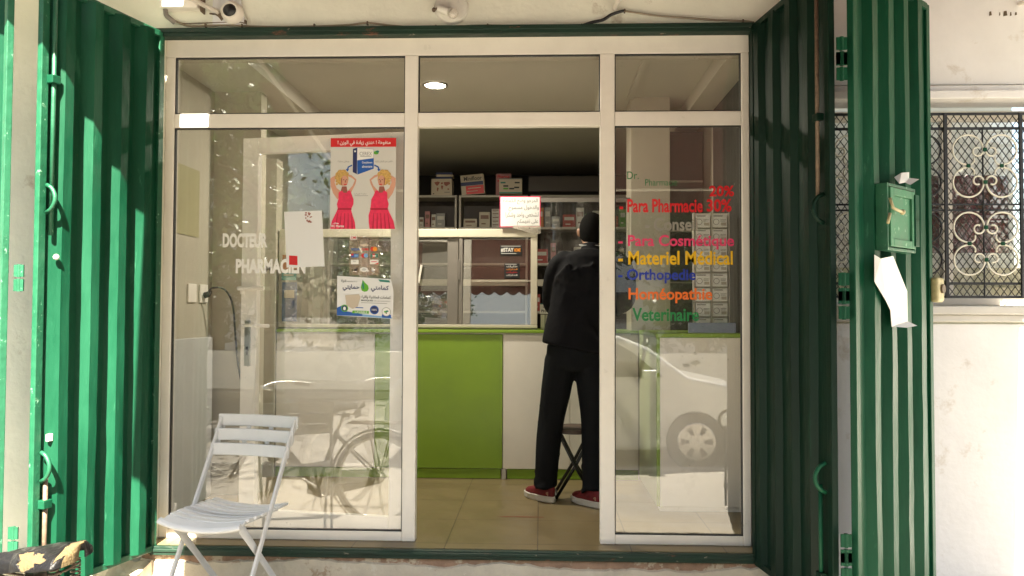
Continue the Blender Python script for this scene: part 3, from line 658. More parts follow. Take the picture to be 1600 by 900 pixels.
# screen above it
sc = thing('counter_screen', 'cream aluminium framed glass screen with sliding panels standing on the counter', 'screen', (-.45, 1.54, 1.017))
SX0, SX1, SZ0, SZ1, SY = -1.38, .418, 1.019, 1.712, 1.50
def sbox(name, x0, z0, x1, z1, m='alu', y0=SY, y1=SY+.05): b = MB(); b.box((x0, y0, z0), (x1, y1, z1)); return b.build(name, m, sc, bevel=.003)
sbox('top_rail', SX0, 1.655, SX1, SZ1); sbox('bottom_rail', SX0, SZ0+.012, SX1, 1.052); sbox('track', SX0, SZ0, SX1, SZ0+.0115, 'alu_grey', SY+.005, SY+.06)
sbox('end_post', SX0, 1.053, SX0+.045, 1.654); sbox('end_post', SX1-.045, 1.053, SX1, 1.654)
sbox('sliding_post', -.205, 1.053, -.13, 1.654, 'alu_grey', SY+.012, SY+.045); sbox('sliding_post', -.122, 1.053, -.098, 1.654, 'alu_grey', SY+.005, SY+.03); sbox('sliding_post', -.80, 1.053, -.765, 1.654, 'alu_grey', SY+.01, SY+.045)
b = MB(); b.box((-.128, SY-.004, 1.36), (-.115, SY+.008, 1.50)); b.build('catch', 'alu_grey', sc, bevel=.002)
R3 = Matrix.Rotation(RAD(-4.3), 3, 'X')
def spane(x0, x1, y, lab):
    b = MB(); b.box((x0, y, 1.054), (x1, y+.004, 1.653), 0, R3, ((x0+x1)/2, y, 1.054)); o = b.build('glass_pane', 'glass_counter', sc); return o
spane(SX0+.046, -.802, SY+.018, ''); spane(-.764, -.207, SY+.018, ''); spane(-.096, SX1-.047, SY+.012, '')
b = MB(); b.prism([(-.41+.0, SY+.004, 1.34), (-.395, SY+.004, 1.335), (-.375, SY+.004, 1.46), (-.39, SY+.004, 1.465)], (0, -.01, 0)); b.build('handle', 'white_frame', sc, bevel=.003)
# #STAY stickers
f = facade(.16, 1.598, .31, 1.535, SY+.004, 160, 70); f.sheet('black'); f.rect(8, 4, 150, 7, 'white_ink'); f.text('#STAY', 6, 18, 100, 52, 'white_ink', 2, .03); f.text('HOME', 103, 22, 150, 48, 'orange_print', 2, .03); f.rect(8, 60, 120, 63, 'white_ink')
tag(f.build('stay_home_sticker'), 'black #STAY sticker with white and orange letters on the counter screen', 'sticker')
f = facade(.19, 1.475, .295, 1.375, SY+.006, 100, 100); f.sheet('black'); f.rect(6, 5, 80, 8, 'white_ink')
for k, t_ in enumerate(('خليك', 'فدارك', 'خليك', 'فدارك')):
    f.text(arab(t_), 14, 14+k*20, 86, 30+k*20, ('white_ink', 'orange_print', 'red', 'white_ink')[k], 2, .01)
tag(f.build('square_sticker'), 'square black sticker with rows of Arabic words under the #STAY sticker', 'sticker')
# pink bordered notice
f = facade(.158, 1.935, .438, 1.722, 1.485, 280, 210)
f.sheet('pink_edge'); f.rect(6, 6, 274, 204, 'paper')
for k, (t_, a_, c_) in enumerate((('المرجو وضع الكمامة', 22, 262), ('والدخول مسموح', 60, 268), ('لشخص واحد وشكرا', 40, 266), ('على تفهمكم', 120, 264))):
    f.text(arab(t_), a_, 14+k*47, c_, 54+k*47, 'ink_grey', 2, .004)
tag(f.build('handwritten_notice'), 'pink bordered white notice handwritten in Arabic taped above the counter screen', 'notice')
b = MB(); b.prism([(.25, 1.4835, 1.715), (.31, 1.4835, 1.70), (.40, 1.4835, 1.67), (.44, 1.4835, 1.68), (.44, 1.4835, 1.735), (.25, 1.4835, 1.735)], (0, -.0006, 0)); tag(b.build('sticky_tape', 'tape'), 'strip of clear sticky tape on the top right corner of the counter screen', 'tape')
# thin clear plastic sheet hung right of the screen
b = MB(); b.grid(lambda u, v: V(.44+.66*u, 1.52+.012*math.sin(u*23)+.008*math.sin(v*9+u*5), 1.30+.60*v), 40, 20)
tag(b.build('plastic_sheet', glass_mat('clear_plastic_film', .04, .02), smooth=True), 'clear crinkled plastic sheet hanging behind the customer right of the counter screen', 'sheet')
b = MB(); b.box((.44, 1.515, 1.90), (1.054, 1.535, 1.93)); tag(b.build('curtain_bar', 'alu_grey'), 'slim grey bar carrying the clear plastic sheet', 'bar')
# desk sign and row of cartons on the counter right of the screen
f = facade(.435, 1.20, .60, 1.128, 1.55, 160, 70); f.sheet('white_ink'); f.rect(0, 0, 160, 6, 'teal_print'); f.text(arab('لائحة المغرب'), 20, 10, 150, 34, 'ink', 2, .02); f.text('PHARMACIE', 10, 42, 140, 60, 'ink', 2, .02)
tag(f.build('desk_sign'), 'small white and green desk sign beside the customer on the counter', 'sign')
for k in range(5):
    b = MB(); x = .44+k*.032; b.box((x, 1.56, 1.017), (x+.028, 1.63, 1.122)); b.box((x+.004, 1.559, 1.04), (x+.024, 1.5601, 1.06), b.mi('ink_grey') if False else 0)
    o_ = b.build('medicine_carton', ['cwhite', 'shelf', 'cwhite', 'paper', 'shelf'][k], bevel=.001)
    tag(o_, '%s narrow white carton from the left in the row below the desk sign' % ['first', 'second', 'third', 'fourth', 'fifth'][k], 'carton', 'narrow cartons below the desk sign')

# right wing of the counter
wg = thing('side_counter', 'white fronted side counter with lime green edge behind the right pane', 'counter', (1.36, 1.0, 0))
b = MB(); b.box((1.128, .65, .03), (1.615, .67, .995)); b.build('front_panel', 'cwhite', wg, bevel=.002)
b = MB(); b.box((1.108, .648, .03), (1.127, .67, 1.0)); b.build('edge_strip', 'cgreen', wg, bevel=.002)
b = MB(); b.box((1.110, .671, .03), (1.13, 1.47, .995)); b.build('side_panel', mat('pale_green_laminate', (.4, .47, .25), .4), wg)
b = MB(); b.box((1.13, .672, .0), (1.614, 1.47, .03)); b.build('plinth', 'cwhite', wg)
b = MB(); b.box((1.106, .64, .996), (1.616, 1.47, 1.02)); b.build('worktop', 'cgreen', wg, bevel=.003)
# rack of blister packs on it
rk = thing('display_rack', 'tall white display rack of boxed packs on the side counter', 'rack', (1.44, .80, 1.021))
RX0, RX1, RY, RZ0, RZ1 = 1.355, 1.555, .80, 1.021, 1.735
b = MB(); b.box((RX0, RY+.03, RZ0), (RX1, RY+.035, RZ1)); b.build('back_board', 'cwhite', rk)
for x in (RX0-.006, (RX0+RX1)/2-.003, RX1): b = MB(); b.box((x, RY-.01, RZ0), (x+.006, RY+.036, RZ1)); b.build('side_post', 'shelf', rk)
for r_ in range(8):
    z = RZ0+.005+r_*.088
    b = MB(); b.box((RX0+.001, RY-.008, z), ((RX0+RX1)/2-.004, RY+.029, z+.004)); b.box(((RX0+RX1)/2+.004, RY-.008, z), (RX1-.001, RY+.029, z+.004)); b.build('ledge', 'shelf', rk)
ordn = ['first', 'second', 'third', 'fourth', 'fifth', 'sixth', 'seventh', 'eighth', 'ninth', 'tenth', 'eleventh', 'twelfth']
for r_ in range(8):
    for c_ in range(2):
        x0 = RX0+.006+c_*.10; z = RZ0+.0105+r_*.088
        f = facade(x0, z+.076, x0+.086, z, RY-.004, 86, 76)
        f.mb.box((x0, RY-.004, z), (x0+.086, RY+.02, z+.076), f.mb.mi('paper'))
        f.rect(6, 6, 60, 12, 'ink_grey'); f.ring(22, 44, 18, 3, 'ink_grey'); f.rect(46, 30, 80, 33, 'ink_grey'); f.rect(46, 38, 76, 41, 'ink_grey'); f.rect(50, 48, 80, 66, 'shelf')
        o_ = f.build('blister_box')
        tag(o_, '%s white box from the top in the %s column of the display rack' % (ordn[7-r_], ['left', 'right'][c_]), 'box', 'white boxes in the display rack')
b = MB(); b.box((1.29, .642, 1.024), (1.56, .655, 1.082)); tag(b.build('shelf_strip', mat('blue_grey_plastic', (.16, .2, .3), .4), bevel=.002), 'blue grey plastic strip lying along the front of the side counter', 'strip')

# shelving at the back
def shelf_unit(x0, x1, y0, z0, z1, rows, lab):
    t = thing('shelf_unit', lab, 'shelf', ((x0+x1)/2, y0+.15, z0))
    for xa in (x0, x1-.02): b = MB(); b.box((xa, y0, z0), (xa+.02, y0+.3, z1)); b.build('side_panel', 'shelf', t, bevel=.002)
    b = MB(); b.box((x0+.021, y0+.28, z0), (x1-.021, y0+.295, z1)); b.build('back_panel', 'shelf_back', t)
    n = len(rows)
    for z in rows: b = MB(); b.box((x0+.0205, y0, z-.022), (x1-.0205, y0+.279, z)); b.build('shelf_board', 'shelf', t, bevel=.002)
    b = MB(); b.box((x0+.0205, y0-.004, 1.385), (x1-.0205, y0+.02, 1.445)); b.build('shelf_front', 'alu', t, bevel=.002)
    return t
SHY = 3.5; rows = [.1, .45, .8, 1.15, 1.447, 1.60, 1.94, 2.242]
units = [(-1.58, -.355, 'left pale shelf unit full of medicine boxes behind the counter'), (-.335, .315, 'narrow pale shelf unit full of medicine boxes at the middle of the back wall'), (.34, 1.6, 'wide pale shelf unit at the right end of the back wall behind the pillar')]
for (x0, x1, lab) in units: shelf_unit(x0, x1, SHY, 0, 2.242, rows, lab)
cols = [('white', (.5, .47, .42)), ('cream', (.42, .36, .27)), ('red', (.3, .04, .03)), ('green', (.1, .25, .04)), ('orange', (.42, .15, .04)), ('pink', (.4, .16, .16)), ('dark blue', (.03, .05, .14)), ('teal', (.04, .2, .17)), ('brown', (.16, .08, .05)), ('grey', (.25, .24, .23))]
CM = [mat('carton_%s' % c[0].replace(' ', '_'), c[1], .5, var=.06, vscale=20) for c in cols]
rb = random.Random(11); boxmeshes = {}
def carton(x, y, z, w, d, h, ci, lab, group, name='medicine_box', acc=None):
    b = MB(); mi = b.mi(CM[ci]); ai = b.mi(CM[acc if acc is not None else 0])
    b.box((x, y, z), (x+w, y+d, z+h), mi)
    b.box((x+w*.12, y-.0012, z+h*.55), (x+w*.88, y-.0002, z+h*.8), ai); b.box((x+w*.2, y-.0012, z+h*.2), (x+w*.6, y-.0002, z+h*.28), ai)
    return tag(b.build(name), lab, 'box', group)
rown = {1.94: 'top', 1.60: 'second', 1.15: 'fourth', 1.47: 'third', .8: 'fifth'}
for ui, (x0, x1, _) in enumerate(units):
    un = ['left', 'middle', 'right'][ui]
    for zi, z in enumerate([1.94, 1.60, 1.15] if ui == 2 else [1.94, .8]):
        x = x0+.04; k = 0
        while x < x1-.12:
            w = rb.uniform(.04, .13); h = rb.uniform(.07, .2 if z != 1.15 else .24); ci = rb.choice([0, 0, 1, 2, 3, 4, 5, 6, 7, 2, 9, 0, 5, 4])
            if z != 1.94: ci = rb.choice([0, 2, 2, 5, 8, 9, 1])
            if rb.random() < .25 and w > .06:   # a stack of flat boxes
                hh = .035; nst = rb.randint(3, 5)
                for q in range(nst):
                    carton(x, SHY+.03, z+.001+q*hh, w, .12, hh-.002, 0 if ci > 5 else ci, '%s flat box up of the %s pile, %s row, %s shelf unit' % (ordn[q], ordn[min(k, 11)], rown[z], un), 'medicine boxes on the back shelves', acc=8)
                k += 1
            else:
                carton(x, SHY+.03+rb.uniform(0, .02), z+.001, w, .1, h, ci, '%s box, %s from left, %s row, %s shelf unit' % (cols[ci][0], ordn[min(k, 11)], rown[z], un), 'medicine boxes on the back shelves', acc=(8 if ci in (0, 1, 5) else 0))
                k += 1
            x += w+rb.uniform(.006, .03)
# big cartons on top of the shelves
def topbox(x0, x1, z0, z1, y, m, lab, paint, name='storage_carton'):
    f = facade(x0, z1, x1, z0, y, 100, 100); f.mb.box((x0, y, z0), (x1, y+.16, z1), f.mb.mi(m)); paint(f)
    return tag(f.build(name), lab, 'box', 'cartons on top of the shelf units')
def pw(f):   # world map print
    for pts in ([(14, 22), (30, 16), (42, 20), (36, 34), (28, 44), (20, 34)], [(28, 52), (36, 56), (32, 78), (27, 70)], [(46, 24), (54, 20), (58, 30), (48, 34)], [(48, 40), (58, 42), (56, 58), (52, 68), (47, 50)], [(60, 20), (88, 18), (92, 30), (80, 40), (72, 46), (62, 34)], [(78, 60), (86, 58), (88, 66), (80, 68)]): f.poly(pts, 'skin_dark_print')
    f.rect(64, 80, 90, 84, 'ink_grey'); f.rect(8, 88, 14, 94, 'ink')
topbox(-.60, -.405, 2.244, 2.40, SHY+.02, 'paper_cream', 'cream carton printed with a world map on the left shelf unit', pw)
for k, (dx, m) in enumerate(((0, 'navy_print'), (.012, 'paper_cream'), (.004, 'navy_print'))):
    b = MB(); b.box((-.565+dx, SHY+.03, 2.402+k*.021), (-.41+dx, SHY+.16, 2.421+k*.021)); tag(b.build('flat_folder', m), ['bottom navy', 'middle cream', 'top navy'][k]+' folder in the small pile on the world map carton', 'folder', 'folders piled on the world map carton')
def pm(f):
    f.rect(0, 0, 100, 34, 'orange_print' if False else 'paper_cream'); f.text('Minifloor', 14, 8, 92, 30, 'ink', 2, .02); f.rect(0, 36, 96, 54, 'navy_print'); f.rect(20, 56, 97, 98, 'red'); f.rect(30, 66, 84, 70, 'paper_cream', 2); f.rect(24, 82, 70, 85, 'paper_cream', 2)
o_ = topbox(-.31, -.09, 2.252, 2.44, SHY+.02, 'paper_cream', 'tilted red and cream carton lettered across its top on the middle shelf unit', pm); o_.rotation_euler = (0, RAD(-5), 0)
topbox(.01, .155, 2.244, 2.455, SHY+.06, CM[5], 'tall pink carton with red lettering standing behind a white one', lambda f: (f.text('Pharma', 10, 6, 90, 22, 'red', 2, .03), f.rect(10, 30, 60, 36, 'red')))
def pq(f):
    f.rect(0, 0, 100, 6, 'ink_grey'); f.rect(0, 92, 100, 100, 'teal_print')
    for (a_, c_, m) in ((6, 24, 'teal_print'), (18, 46, 'ink'), (18, 64, 'leaf_print'), (44, 64, 'ink'), (68, 24, 'ink'), (66, 56, 'ink')): f.rect(a_, c_, a_+22, c_+10, m)
topbox(.05, .262, 2.244, 2.385, SHY-.11+.02, 'paper_cream', 'white carton with green and black printed bars in front of the pink one', pq)
b = MB(); b.box((.262+.06, SHY+.02, 2.28), (1.56, SHY+.05, 2.42)); tag(b.build('header_board', 'shelf_back'), 'brown header board standing on the right shelf unit', 'board')
topbox(1.36, 1.56, 2.06, 2.2, 3.3, 'shelf', 'grey carton on the right above the side counter shelves', lambda f: f.rect(70, 10, 76, 90, 'ink_grey'))

b = MB(); b.box((1.612, .66, 1.022), (1.6195, 1.475, 2.519)); b.build('added_dark_panel', 'dark_wall', bld)  # dark sheet added to darken the view through the right pane
cbn = thing('added_dark_cabinet', 'tall dark cabinet added behind the side counter to darken the view right of the pillar', 'cabinet', (1.47, 2.0, 0))  # dark block added to darken the background beyond the pillar
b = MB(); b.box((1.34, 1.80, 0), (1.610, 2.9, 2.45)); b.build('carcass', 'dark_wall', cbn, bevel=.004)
for z in (1.35, 1.72, 2.08): b = MB(); b.box((1.345, 1.785, z), (1.606, 1.799, z+.012)); b.build('door_edge', 'shelf', cbn)
# ceiling downlight
dl = thing('ceiling_downlight', 'round glowing white downlight set in the shop ceiling', 'ceiling light', (-.25, 1.16, 2.60))
b = MB(); n_ = 32; vs = []
for k in range(n_):
    a_ = 2*math.pi*k/n_
    for r_, z in ((.085, 2.619), (.083, 2.612), (.068, 2.609), (.066, 2.6185)): vs.append((-.25+r_*math.cos(a_), 1.16+r_*math.sin(a_), z))
b.add(vs, [(4*k+j, 4*((k+1) % n_)+j, 4*((k+1) % n_)+j+1, 4*k+j+1) for k in range(n_) for j in range(3)]); b.build('rim', 'chrome', dl, smooth=True)
b = MB(); b.cyl((-.25, 1.16, 2.614), (-.25, 1.16, 2.6185), .066, n=32); b.build('diffuser', 'lamp_glow', dl)
ll = bpy.data.lights.new('downlight', 'AREA'); ll.shape = 'DISK'; ll.size = .12; ll.energy = 5.2; ll.color = (1, .95, .82)
lo = bpy.data.objects.new('downlight', ll); lo.location = (0, 0, .008); lo.parent = dl; COL.objects.link(lo)

# left interior wall things
f = Flat((-1.616, .12, 1.98), (0, .62, 0), (0, 0, -.40), 100, 100, normal=(1, 0, 0)); f.sheet('yellow_board'); f.poly([(2, 4), (16, 12), (2, 24)], 'red'); f.poly([(2, 34), (9, 38), (2, 44)], 'red')
tag(f.build('yellow_poster'), 'faded yellow board with small red triangles on the left interior wall', 'poster')
b = MB(); b.box((-1.6195, .14, .0), (-1.585, .90, .98)); tag(b.build('grey_panel', 'grey_board', bevel=.004), 'pale grey panel standing against the left interior wall', 'panel')
st = thing('wall_socket', 'double white wall socket on the left interior wall', 'socket', (-1.62, .85, 1.22))
for y in (.60, .76): b = MB(); b.box((-1.619, y, 1.19), (-1.608, y+.11, 1.30)); fo = b.build('face_plate', 'white_frame', st, bevel=.004)
pts = [(-1.59, .815, 1.245), (-1.55, .80, 1.28), (-1.50, .86, 1.27), (-1.47, .91, 1.18), (-1.455, .92, 1.0), (-1.44, .93, .82), (-1.40, .93, .6), (-1.39, .935, .3), (-1.37, .93, .02)]
def smoothpts(pts, n=6):
    P_ = [V(*p) for p in pts]; out = []
    for i in range(len(P_)-1):
        p0, p1, p2, p3 = P_[max(i-1, 0)], P_[i], P_[i+1], P_[min(i+2, len(P_)-1)]
        for k in range(n):
            t = k/n; out.append(.5*((2*p1)+(p2-p0)*t+(2*p0-5*p1+4*p2-p3)*t*t+(3*p1-p0-3*p2+p3)*t**3))
    out.append(P_[-1]); return out
cb = thing('power_cable', 'black power cable plugged into the wall socket and hanging down', 'cable', (-1.45, .9, 0))
b = MB(); b.tube(smoothpts(pts), .006, 8); b.build('cord', 'black', cb, smooth=True)
b = MB(); b.tube([(-1.607, .815, 1.235), (-1.585, .815, 1.24), (-1.565, .81, 1.26)], [.02, .019, .009], 10); b.build('plug', 'black', cb, smooth=True)
# small leaflet holders at the left end of the counter
for k, (x, z, w, h, c, lab) in enumerate(((-1.345, 1.43, .1, .10, 4, 'orange and yellow'), (-1.35, 1.355, .1, .05, 7, 'dark teal'), (-1.345, 1.07, .1, .27, 6, 'tall blue'))):
    b = MB(); b.box((x, 1.47, z), (x+w, 1.484, z+h), b.mi(CM[c])); b.box((x+.015, 1.468, z+h*.6), (x+w-.015, 1.4699, z+h*.8), b.mi(CM[1])); tag(b.build('leaflet_pack'), lab+' leaflet pack fixed to the left end of the counter screen', 'leaflet', 'leaflets at the left end of the counter screen')
# red stain line on the floor tiles
b = MB(); pts = [(.20, .50), (.24, .488), (.30, .495), (.36, .487), (.42, .492), (.46, .486), (.46, .500), (.38, .503), (.31, .508), (.24, .503)]
b.add([(x, y, .0015) for x, y in pts], [tuple(range(len(pts)))]); tag(b.build('floor_mark', mat('red_floor_tape', (.22, .05, .03), .6)), 'worn strip of red tape on the shop floor tiles', 'tape')

# ================================================================== POSTERS ON THE LEFT PANE
GY = .0145
a_, c_ = at(517, 216, GY), at(618, 358, GY)
f = facade(a_.x, a_.z, c_.x, c_.z, GY, 563, 800)
f.sheet('paper_grey'); f.rect(0, 0, 563, 78, 'red'); f.text(arab('منفوخة ! عندي زيادة في الوزن !'), 60, 20, 515, 72, 'white_ink', 2, .02)
f.poly([(192, 96), (228, 84), (228, 318), (192, 300)], 'navy_print'); f.poly([(228, 84), (372, 98), (372, 270), (232, 322)], 'blue_print'); f.poly([(230, 86), (370, 100), (370, 178), (230, 196)], 'white_ink', 2)
f.text('CEREX', 250, 122, 356, 154, 'ink_grey', 3); f.rect(256, 160, 350, 164, 'ink_grey', 3); f.text('Complément', 272, 206, 360, 230, 'white_ink', 3, .01); f.text('alimentaire', 272, 240, 360, 262, 'white_ink', 3, .01); f.rect(204, 110, 218, 124, 'white_ink', 3)
f.oval(392, 130, 22, 16, 'leaf_print', 2); f.oval(404, 120, 14, 10, 'teal_print', 3)
f.poly([(140, 280), (150, 250), (185, 234), (188, 246), (160, 258), (152, 284)], 'blue_print', 2); f.poly([(132, 272), (162, 276), (146, 296)], 'blue_print', 2)
f.poly([(424, 280), (414, 250), (379, 234), (376, 246), (404, 258), (412, 284)], 'blue_print', 2); f.poly([(432, 272), (402, 276), (418, 296)], 'blue_print', 2)
f.text(arab('وبطن صلبة'), 62, 196, 160, 216, 'ink_grey', 2); f.text(arab('خلص من كرش زائد'), 384, 196, 535, 216, 'ink_grey', 2)
def woman(mx, wide):
    X = (lambda u: u) if not mx else (lambda u: 563-u)
    g = lambda pts, m, l: f.poly([(X(u-45)if not mx else 563-(u-45), v-60) for u, v in pts], m, l)
    o_ = lambda u, v, a, b_, m, l: f.oval(X(u-45), v-60, a, b_, m, l)
    w = wide
    g([(45, 415), (75, 395), (118, 372), (124, 392), (90, 420), (82, 450), (100, 500), (128, 520), (140, 560), (108, 600), (70, 545), (48, 480)], 'skin_print', 2)
    g([(205, 515), (236, 480), (256, 432), (228, 410), (186, 392), (190, 376), (228, 388), (270, 425), (262, 462), (240, 510), (222, 548)], 'skin_print', 2)
    g([(146, 486), (186, 486), (192, 530), (212, 548), (170, 570), (130, 548)], 'skin_dark_print', 3)
    g([(118, 540), (136, 525), (150, 524), (158, 540), (186, 542), (200, 520), (218, 522), (232, 560), (248+w*.2, 600), (248+w*.3, 640), (232+w, 690), (246+w, 740), (262+w*.4, 800), (266, 859), (48, 859), (62, 790), (100, 710), (112, 680), (104, 640), (116, 600)], 'pink', 4)
    for k in range(5): g([(110+k*30, 720), (114+k*30, 720), (100+k*36, 859), (88+k*36, 859)], 'dress_fold', 5)
    g([(112, 676), (236+w*.9, 676), (236+w*.9, 692), (108, 692)], 'dress_fold', 5)
    o_(150, 420, 52, 58, 'hair_print', 3)
    for (u, v, a) in ((110, 380, 22), (130, 364, 26), (160, 360, 24), (186, 376, 18), (100, 410, 18), (104, 440, 14), (102, 465, 10), (140, 380, 26)): o_(u, v, a, a*.95, 'hair_print', 4)
    o_(168, 436, 31, 46, 'skin_print', 5); o_(176, 468, 16, 5, 'red', 6); o_(160, 428, 6, 3.2, 'ink', 6); o_(186, 428, 6, 3.2, 'ink', 6)
    g([(172, 430), (178, 430), (182, 452), (172, 452)], 'skin_dark_print', 6); g([(138, 420), (148, 404), (146, 470), (152, 484), (140, 470)], 'skin_dark_print', 6)
woman(False, -6); woman(True, 30)
f.text(arab('تركيبة طبيعية'), 205, 484, 312, 498, 'ink_grey', 2); f.rect(210, 506, 325, 509, 'ink_grey', 2)
f.text('MC Pharma', 14, 762, 122, 784, 'white_ink', 6, .02); f.poly([(20, 756), (44, 744), (74, 748), (78, 756), (46, 750)], 'white_ink', 6)
tag(f.build('advertising_poster'), 'slimming poster with red banner and two women in red dresses on the left pane', 'poster')
a_, c_ = at(444, 331, GY), at(503, 417, GY)
f = Flat(a_, at(503, 329, GY)-a_, at(448, 418, GY)-a_, 100, 145, normal=(0, -1, 0)); f.sheet('paper'); 
rs = random.Random(3)
for k in range(16): f.oval(52+rs.uniform(0, 20), 4+rs.uniform(0, 26), rs.uniform(1, 3.4), rs.uniform(1, 3), 'skin_dark_print', 1, 8)
f.poly([(8, 114), (30, 116), (29, 140), (7, 138)], 'red', 1)
tag(f.build('blank_sheet'), 'slightly tilted blank white sheet with a small red square on the left pane', 'paper')
a_, c_ = at(546, 368, GY), at(592, 430, GY)
f = facade(a_.x, a_.z, c_.x, c_.z, GY, 250, 340); f.sheet('sticker_film')
f.rect(5, 4, 62, 34, 'white_ink', 1); f.text('CMI', 12, 8, 56, 30, 'red', 2, .03)
f.poly([(85, 80), (140, 68), (170, 82), (120, 96)], 'paper_cream'); f.text('VISA', 14, 108, 90, 130, 'blue_print', 2, .03); f.text('CMI', 105, 108, 160, 130, 'red', 2, .03)
f.oval(196, 116, 19, 19, 'red', 1); f.oval(216, 116, 19, 19, 'orange_print', 2)
f.rect(18, 158, 78, 188, 'blue_print'); f.rect(18, 158, 36, 172, 'red', 2); f.rect(44, 164, 76, 182, 'blue_light', 2); f.oval(120, 172, 18, 18, 'red', 1); f.oval(140, 172, 18, 18, 'blue_light', 2)
f.rect(180, 158, 240, 188, 'teal_print'); f.rect(196, 158, 216, 188, 'red', 2); f.rect(198, 170, 226, 180, 'white_ink', 3)
f.rect(14, 208, 80, 246, 'white_ink'); f.text('PAY', 34, 216, 62, 228, 'ink_grey', 2); f.rect(175, 208, 245, 246, 'white_ink'); f.rect(186, 222, 232, 228, 'red', 2); f.poly([(210, 246), (245, 232), (245, 246)], 'red', 2)
f.poly([(40, 292), (66, 280), (74, 284), (70, 302), (44, 302)], 'ink'); f.oval(125, 292, 34, 20, 'white_ink', 1); f.oval(125, 292, 20, 10, 'grey_board', 2); f.poly([(148, 288), (172, 304), (158, 310), (140, 302)], 'white_ink', 1); f.rect(190, 276, 206, 308, 'white_ink')
tag(f.build('payment_sticker'), 'clear sticker of bank card logos on the left pane above the mask notice', 'sticker')
a_ = at(527, 431, GY)
f = Flat(a_, at(615, 434, GY)-a_, at(526.5, 495, GY)-a_, 530, 385, normal=(0, -1, 0))
f.sheet('paper', [(0, 0), (500, 14), (512, 40), (530, 130), (526, 360), (518, 385), (0, 372)])
f.poly([(0, 300), (60, 270), (90, 330), (240, 352), (240, 371), (0, 371)], 'blue_print'); f.poly([(240, 352), (520, 372), (518, 383), (240, 374)], 'blue_light')
f.poly([(385, 20), (490, 26), (500, 46), (404, 42)], 'teal_print'); f.text(arab('أدية')if False else arab('ادية'), 38, 30, 84, 62, 'ink', 2, .01); f.text('PHARMA PLUS', 92, 44, 190, 54, 'ink_grey', 2)
f.poly([(240, 28), (262, 56), (290, 80), (298, 110), (284, 136), (256, 142), (232, 130), (224, 100), (232, 66)], 'leaf_print', 2); f.poly([(240, 40), (252, 70), (256, 120), (242, 110), (236, 80)], 'teal_print', 3)
f.text(arab('حمايتي'), 52, 76, 210, 140, 'navy_print', 2, .025); f.text(arab('كمامتي'), 318, 76, 486, 140, 'navy_print', 2, .025)
f.poly([(76, 178), (206, 166), (222, 190), (196, 282), (148, 306), (90, 276)], 'paper_cream', 2); f.text(arab('كمامات قماشية واقية'), 230, 172, 505, 208, 'ink', 2, .012)
f.text('MASQUES', 228, 214, 340, 232, 'ink', 2, .02); f.text('de protection', 348, 216, 500, 232, 'ink_grey', 2); f.rect(228, 242, 470, 246, 'ink_grey')
f.oval(72, 302, 34, 34, 'leaf_print', 2); f.oval(72, 302, 26, 26, 'navy_print', 3); f.oval(72, 304, 13, 17, 'white_ink', 4)
f.poly([(150, 320), (300, 320), (300, 346), (140, 346)], 'leaf_print', 2); f.text('LAVABLE', 170, 323, 286, 342, 'white_ink', 3, .01); f.rect(170, 288, 248, 296, 'blue_print')
f.oval(352, 308, 42, 42, 'blue_print', 2); f.oval(352, 308, 33, 33, 'navy_print', 3); f.text('100%', 328, 298, 376, 316, 'white_ink', 4)
f.poly([(422, 378), (422, 350), (440, 336), (490, 336), (508, 352), (508, 380)], 'blue_print', 2); f.oval(464, 322, 42, 42, 'ink_grey', 2); f.oval(464, 322, 38, 38, 'white_ink', 3); f.oval(456, 322, 14, 8, 'leaf_print', 4); f.oval(472, 316, 13, 8, 'teal_print', 4); f.oval(464, 334, 6, 8, 'rust', 4)
tag(f.build('mask_notice'), 'white and blue face mask notice in Arabic on the left pane', 'notice')

# ================================================================== LINTEL FITTINGS
def cable(name, pts, r, m, lab, cat='cable', n=8): b = MB(); b.tube(smoothpts(pts, 5), r, n); return tag(b.build(name, m, smooth=True), lab, cat)
jb = thing('junction_box', 'pale cable junction box high on the wall above the left jamb', 'junction box', (-1.38, WY-.045, 2.635))
b = MB(); b.box((-1.435, WY-.062, 2.628), (-1.245, WY-.001, 2.80)); b.build('box_body', 'white_frame', jb, bevel=.004)
b = MB(); b.box((-1.238, WY-.045, 2.615), (-1.232, WY-.001, 2.80)); b.build('side_bracket', 'rust', jb)
b = MB(); b.tube(smoothpts([(-1.415, WY-.04, 2.63), (-1.41, WY-.04, 2.60), (-1.395, WY-.03, 2.585), (-1.38, WY-.012, 2.572)]), .012, 10); b.build('conduit', 'alu_grey', jb, smooth=True)
b = MB(); b.cyl((-1.262, WY-.063, 2.66), (-1.262, WY-.066, 2.66), .004); b.build('screw', 'rust', jb)
cm = thing('security_camera', 'white dome camera with black lens on the wall above the left fanlight', 'camera', (-1.13, WY-.03, 2.62))
p = at(360, 17, WY-.05)
b = MB(); b.prism([(p.x-.105, WY-.002, p.z-.06), (p.x-.105, WY-.002, p.z+.10), (p.x+.03, WY-.002, p.z+.10), (p.x+.062, WY-.002, p.z-.055)], (0, -.012, 0)); b.build('mounting_plate', 'plaster2', cm, bevel=.003)
b = MB(); b.tube([(p.x, WY-.015, p.z), (p.x, WY-.05, p.z), (p.x, WY-.062, p.z)], [.055, .05, .04], 24); b.build('housing', 'white_frame', cm, smooth='auto')
b = MB(); b.ell((p.x, WY-.058, p.z), (.034, .02, .032), 0, 24, 12); b.build('lens_dome', 'black', cm, smooth=True)
q = at(344, 23, WY-.02)
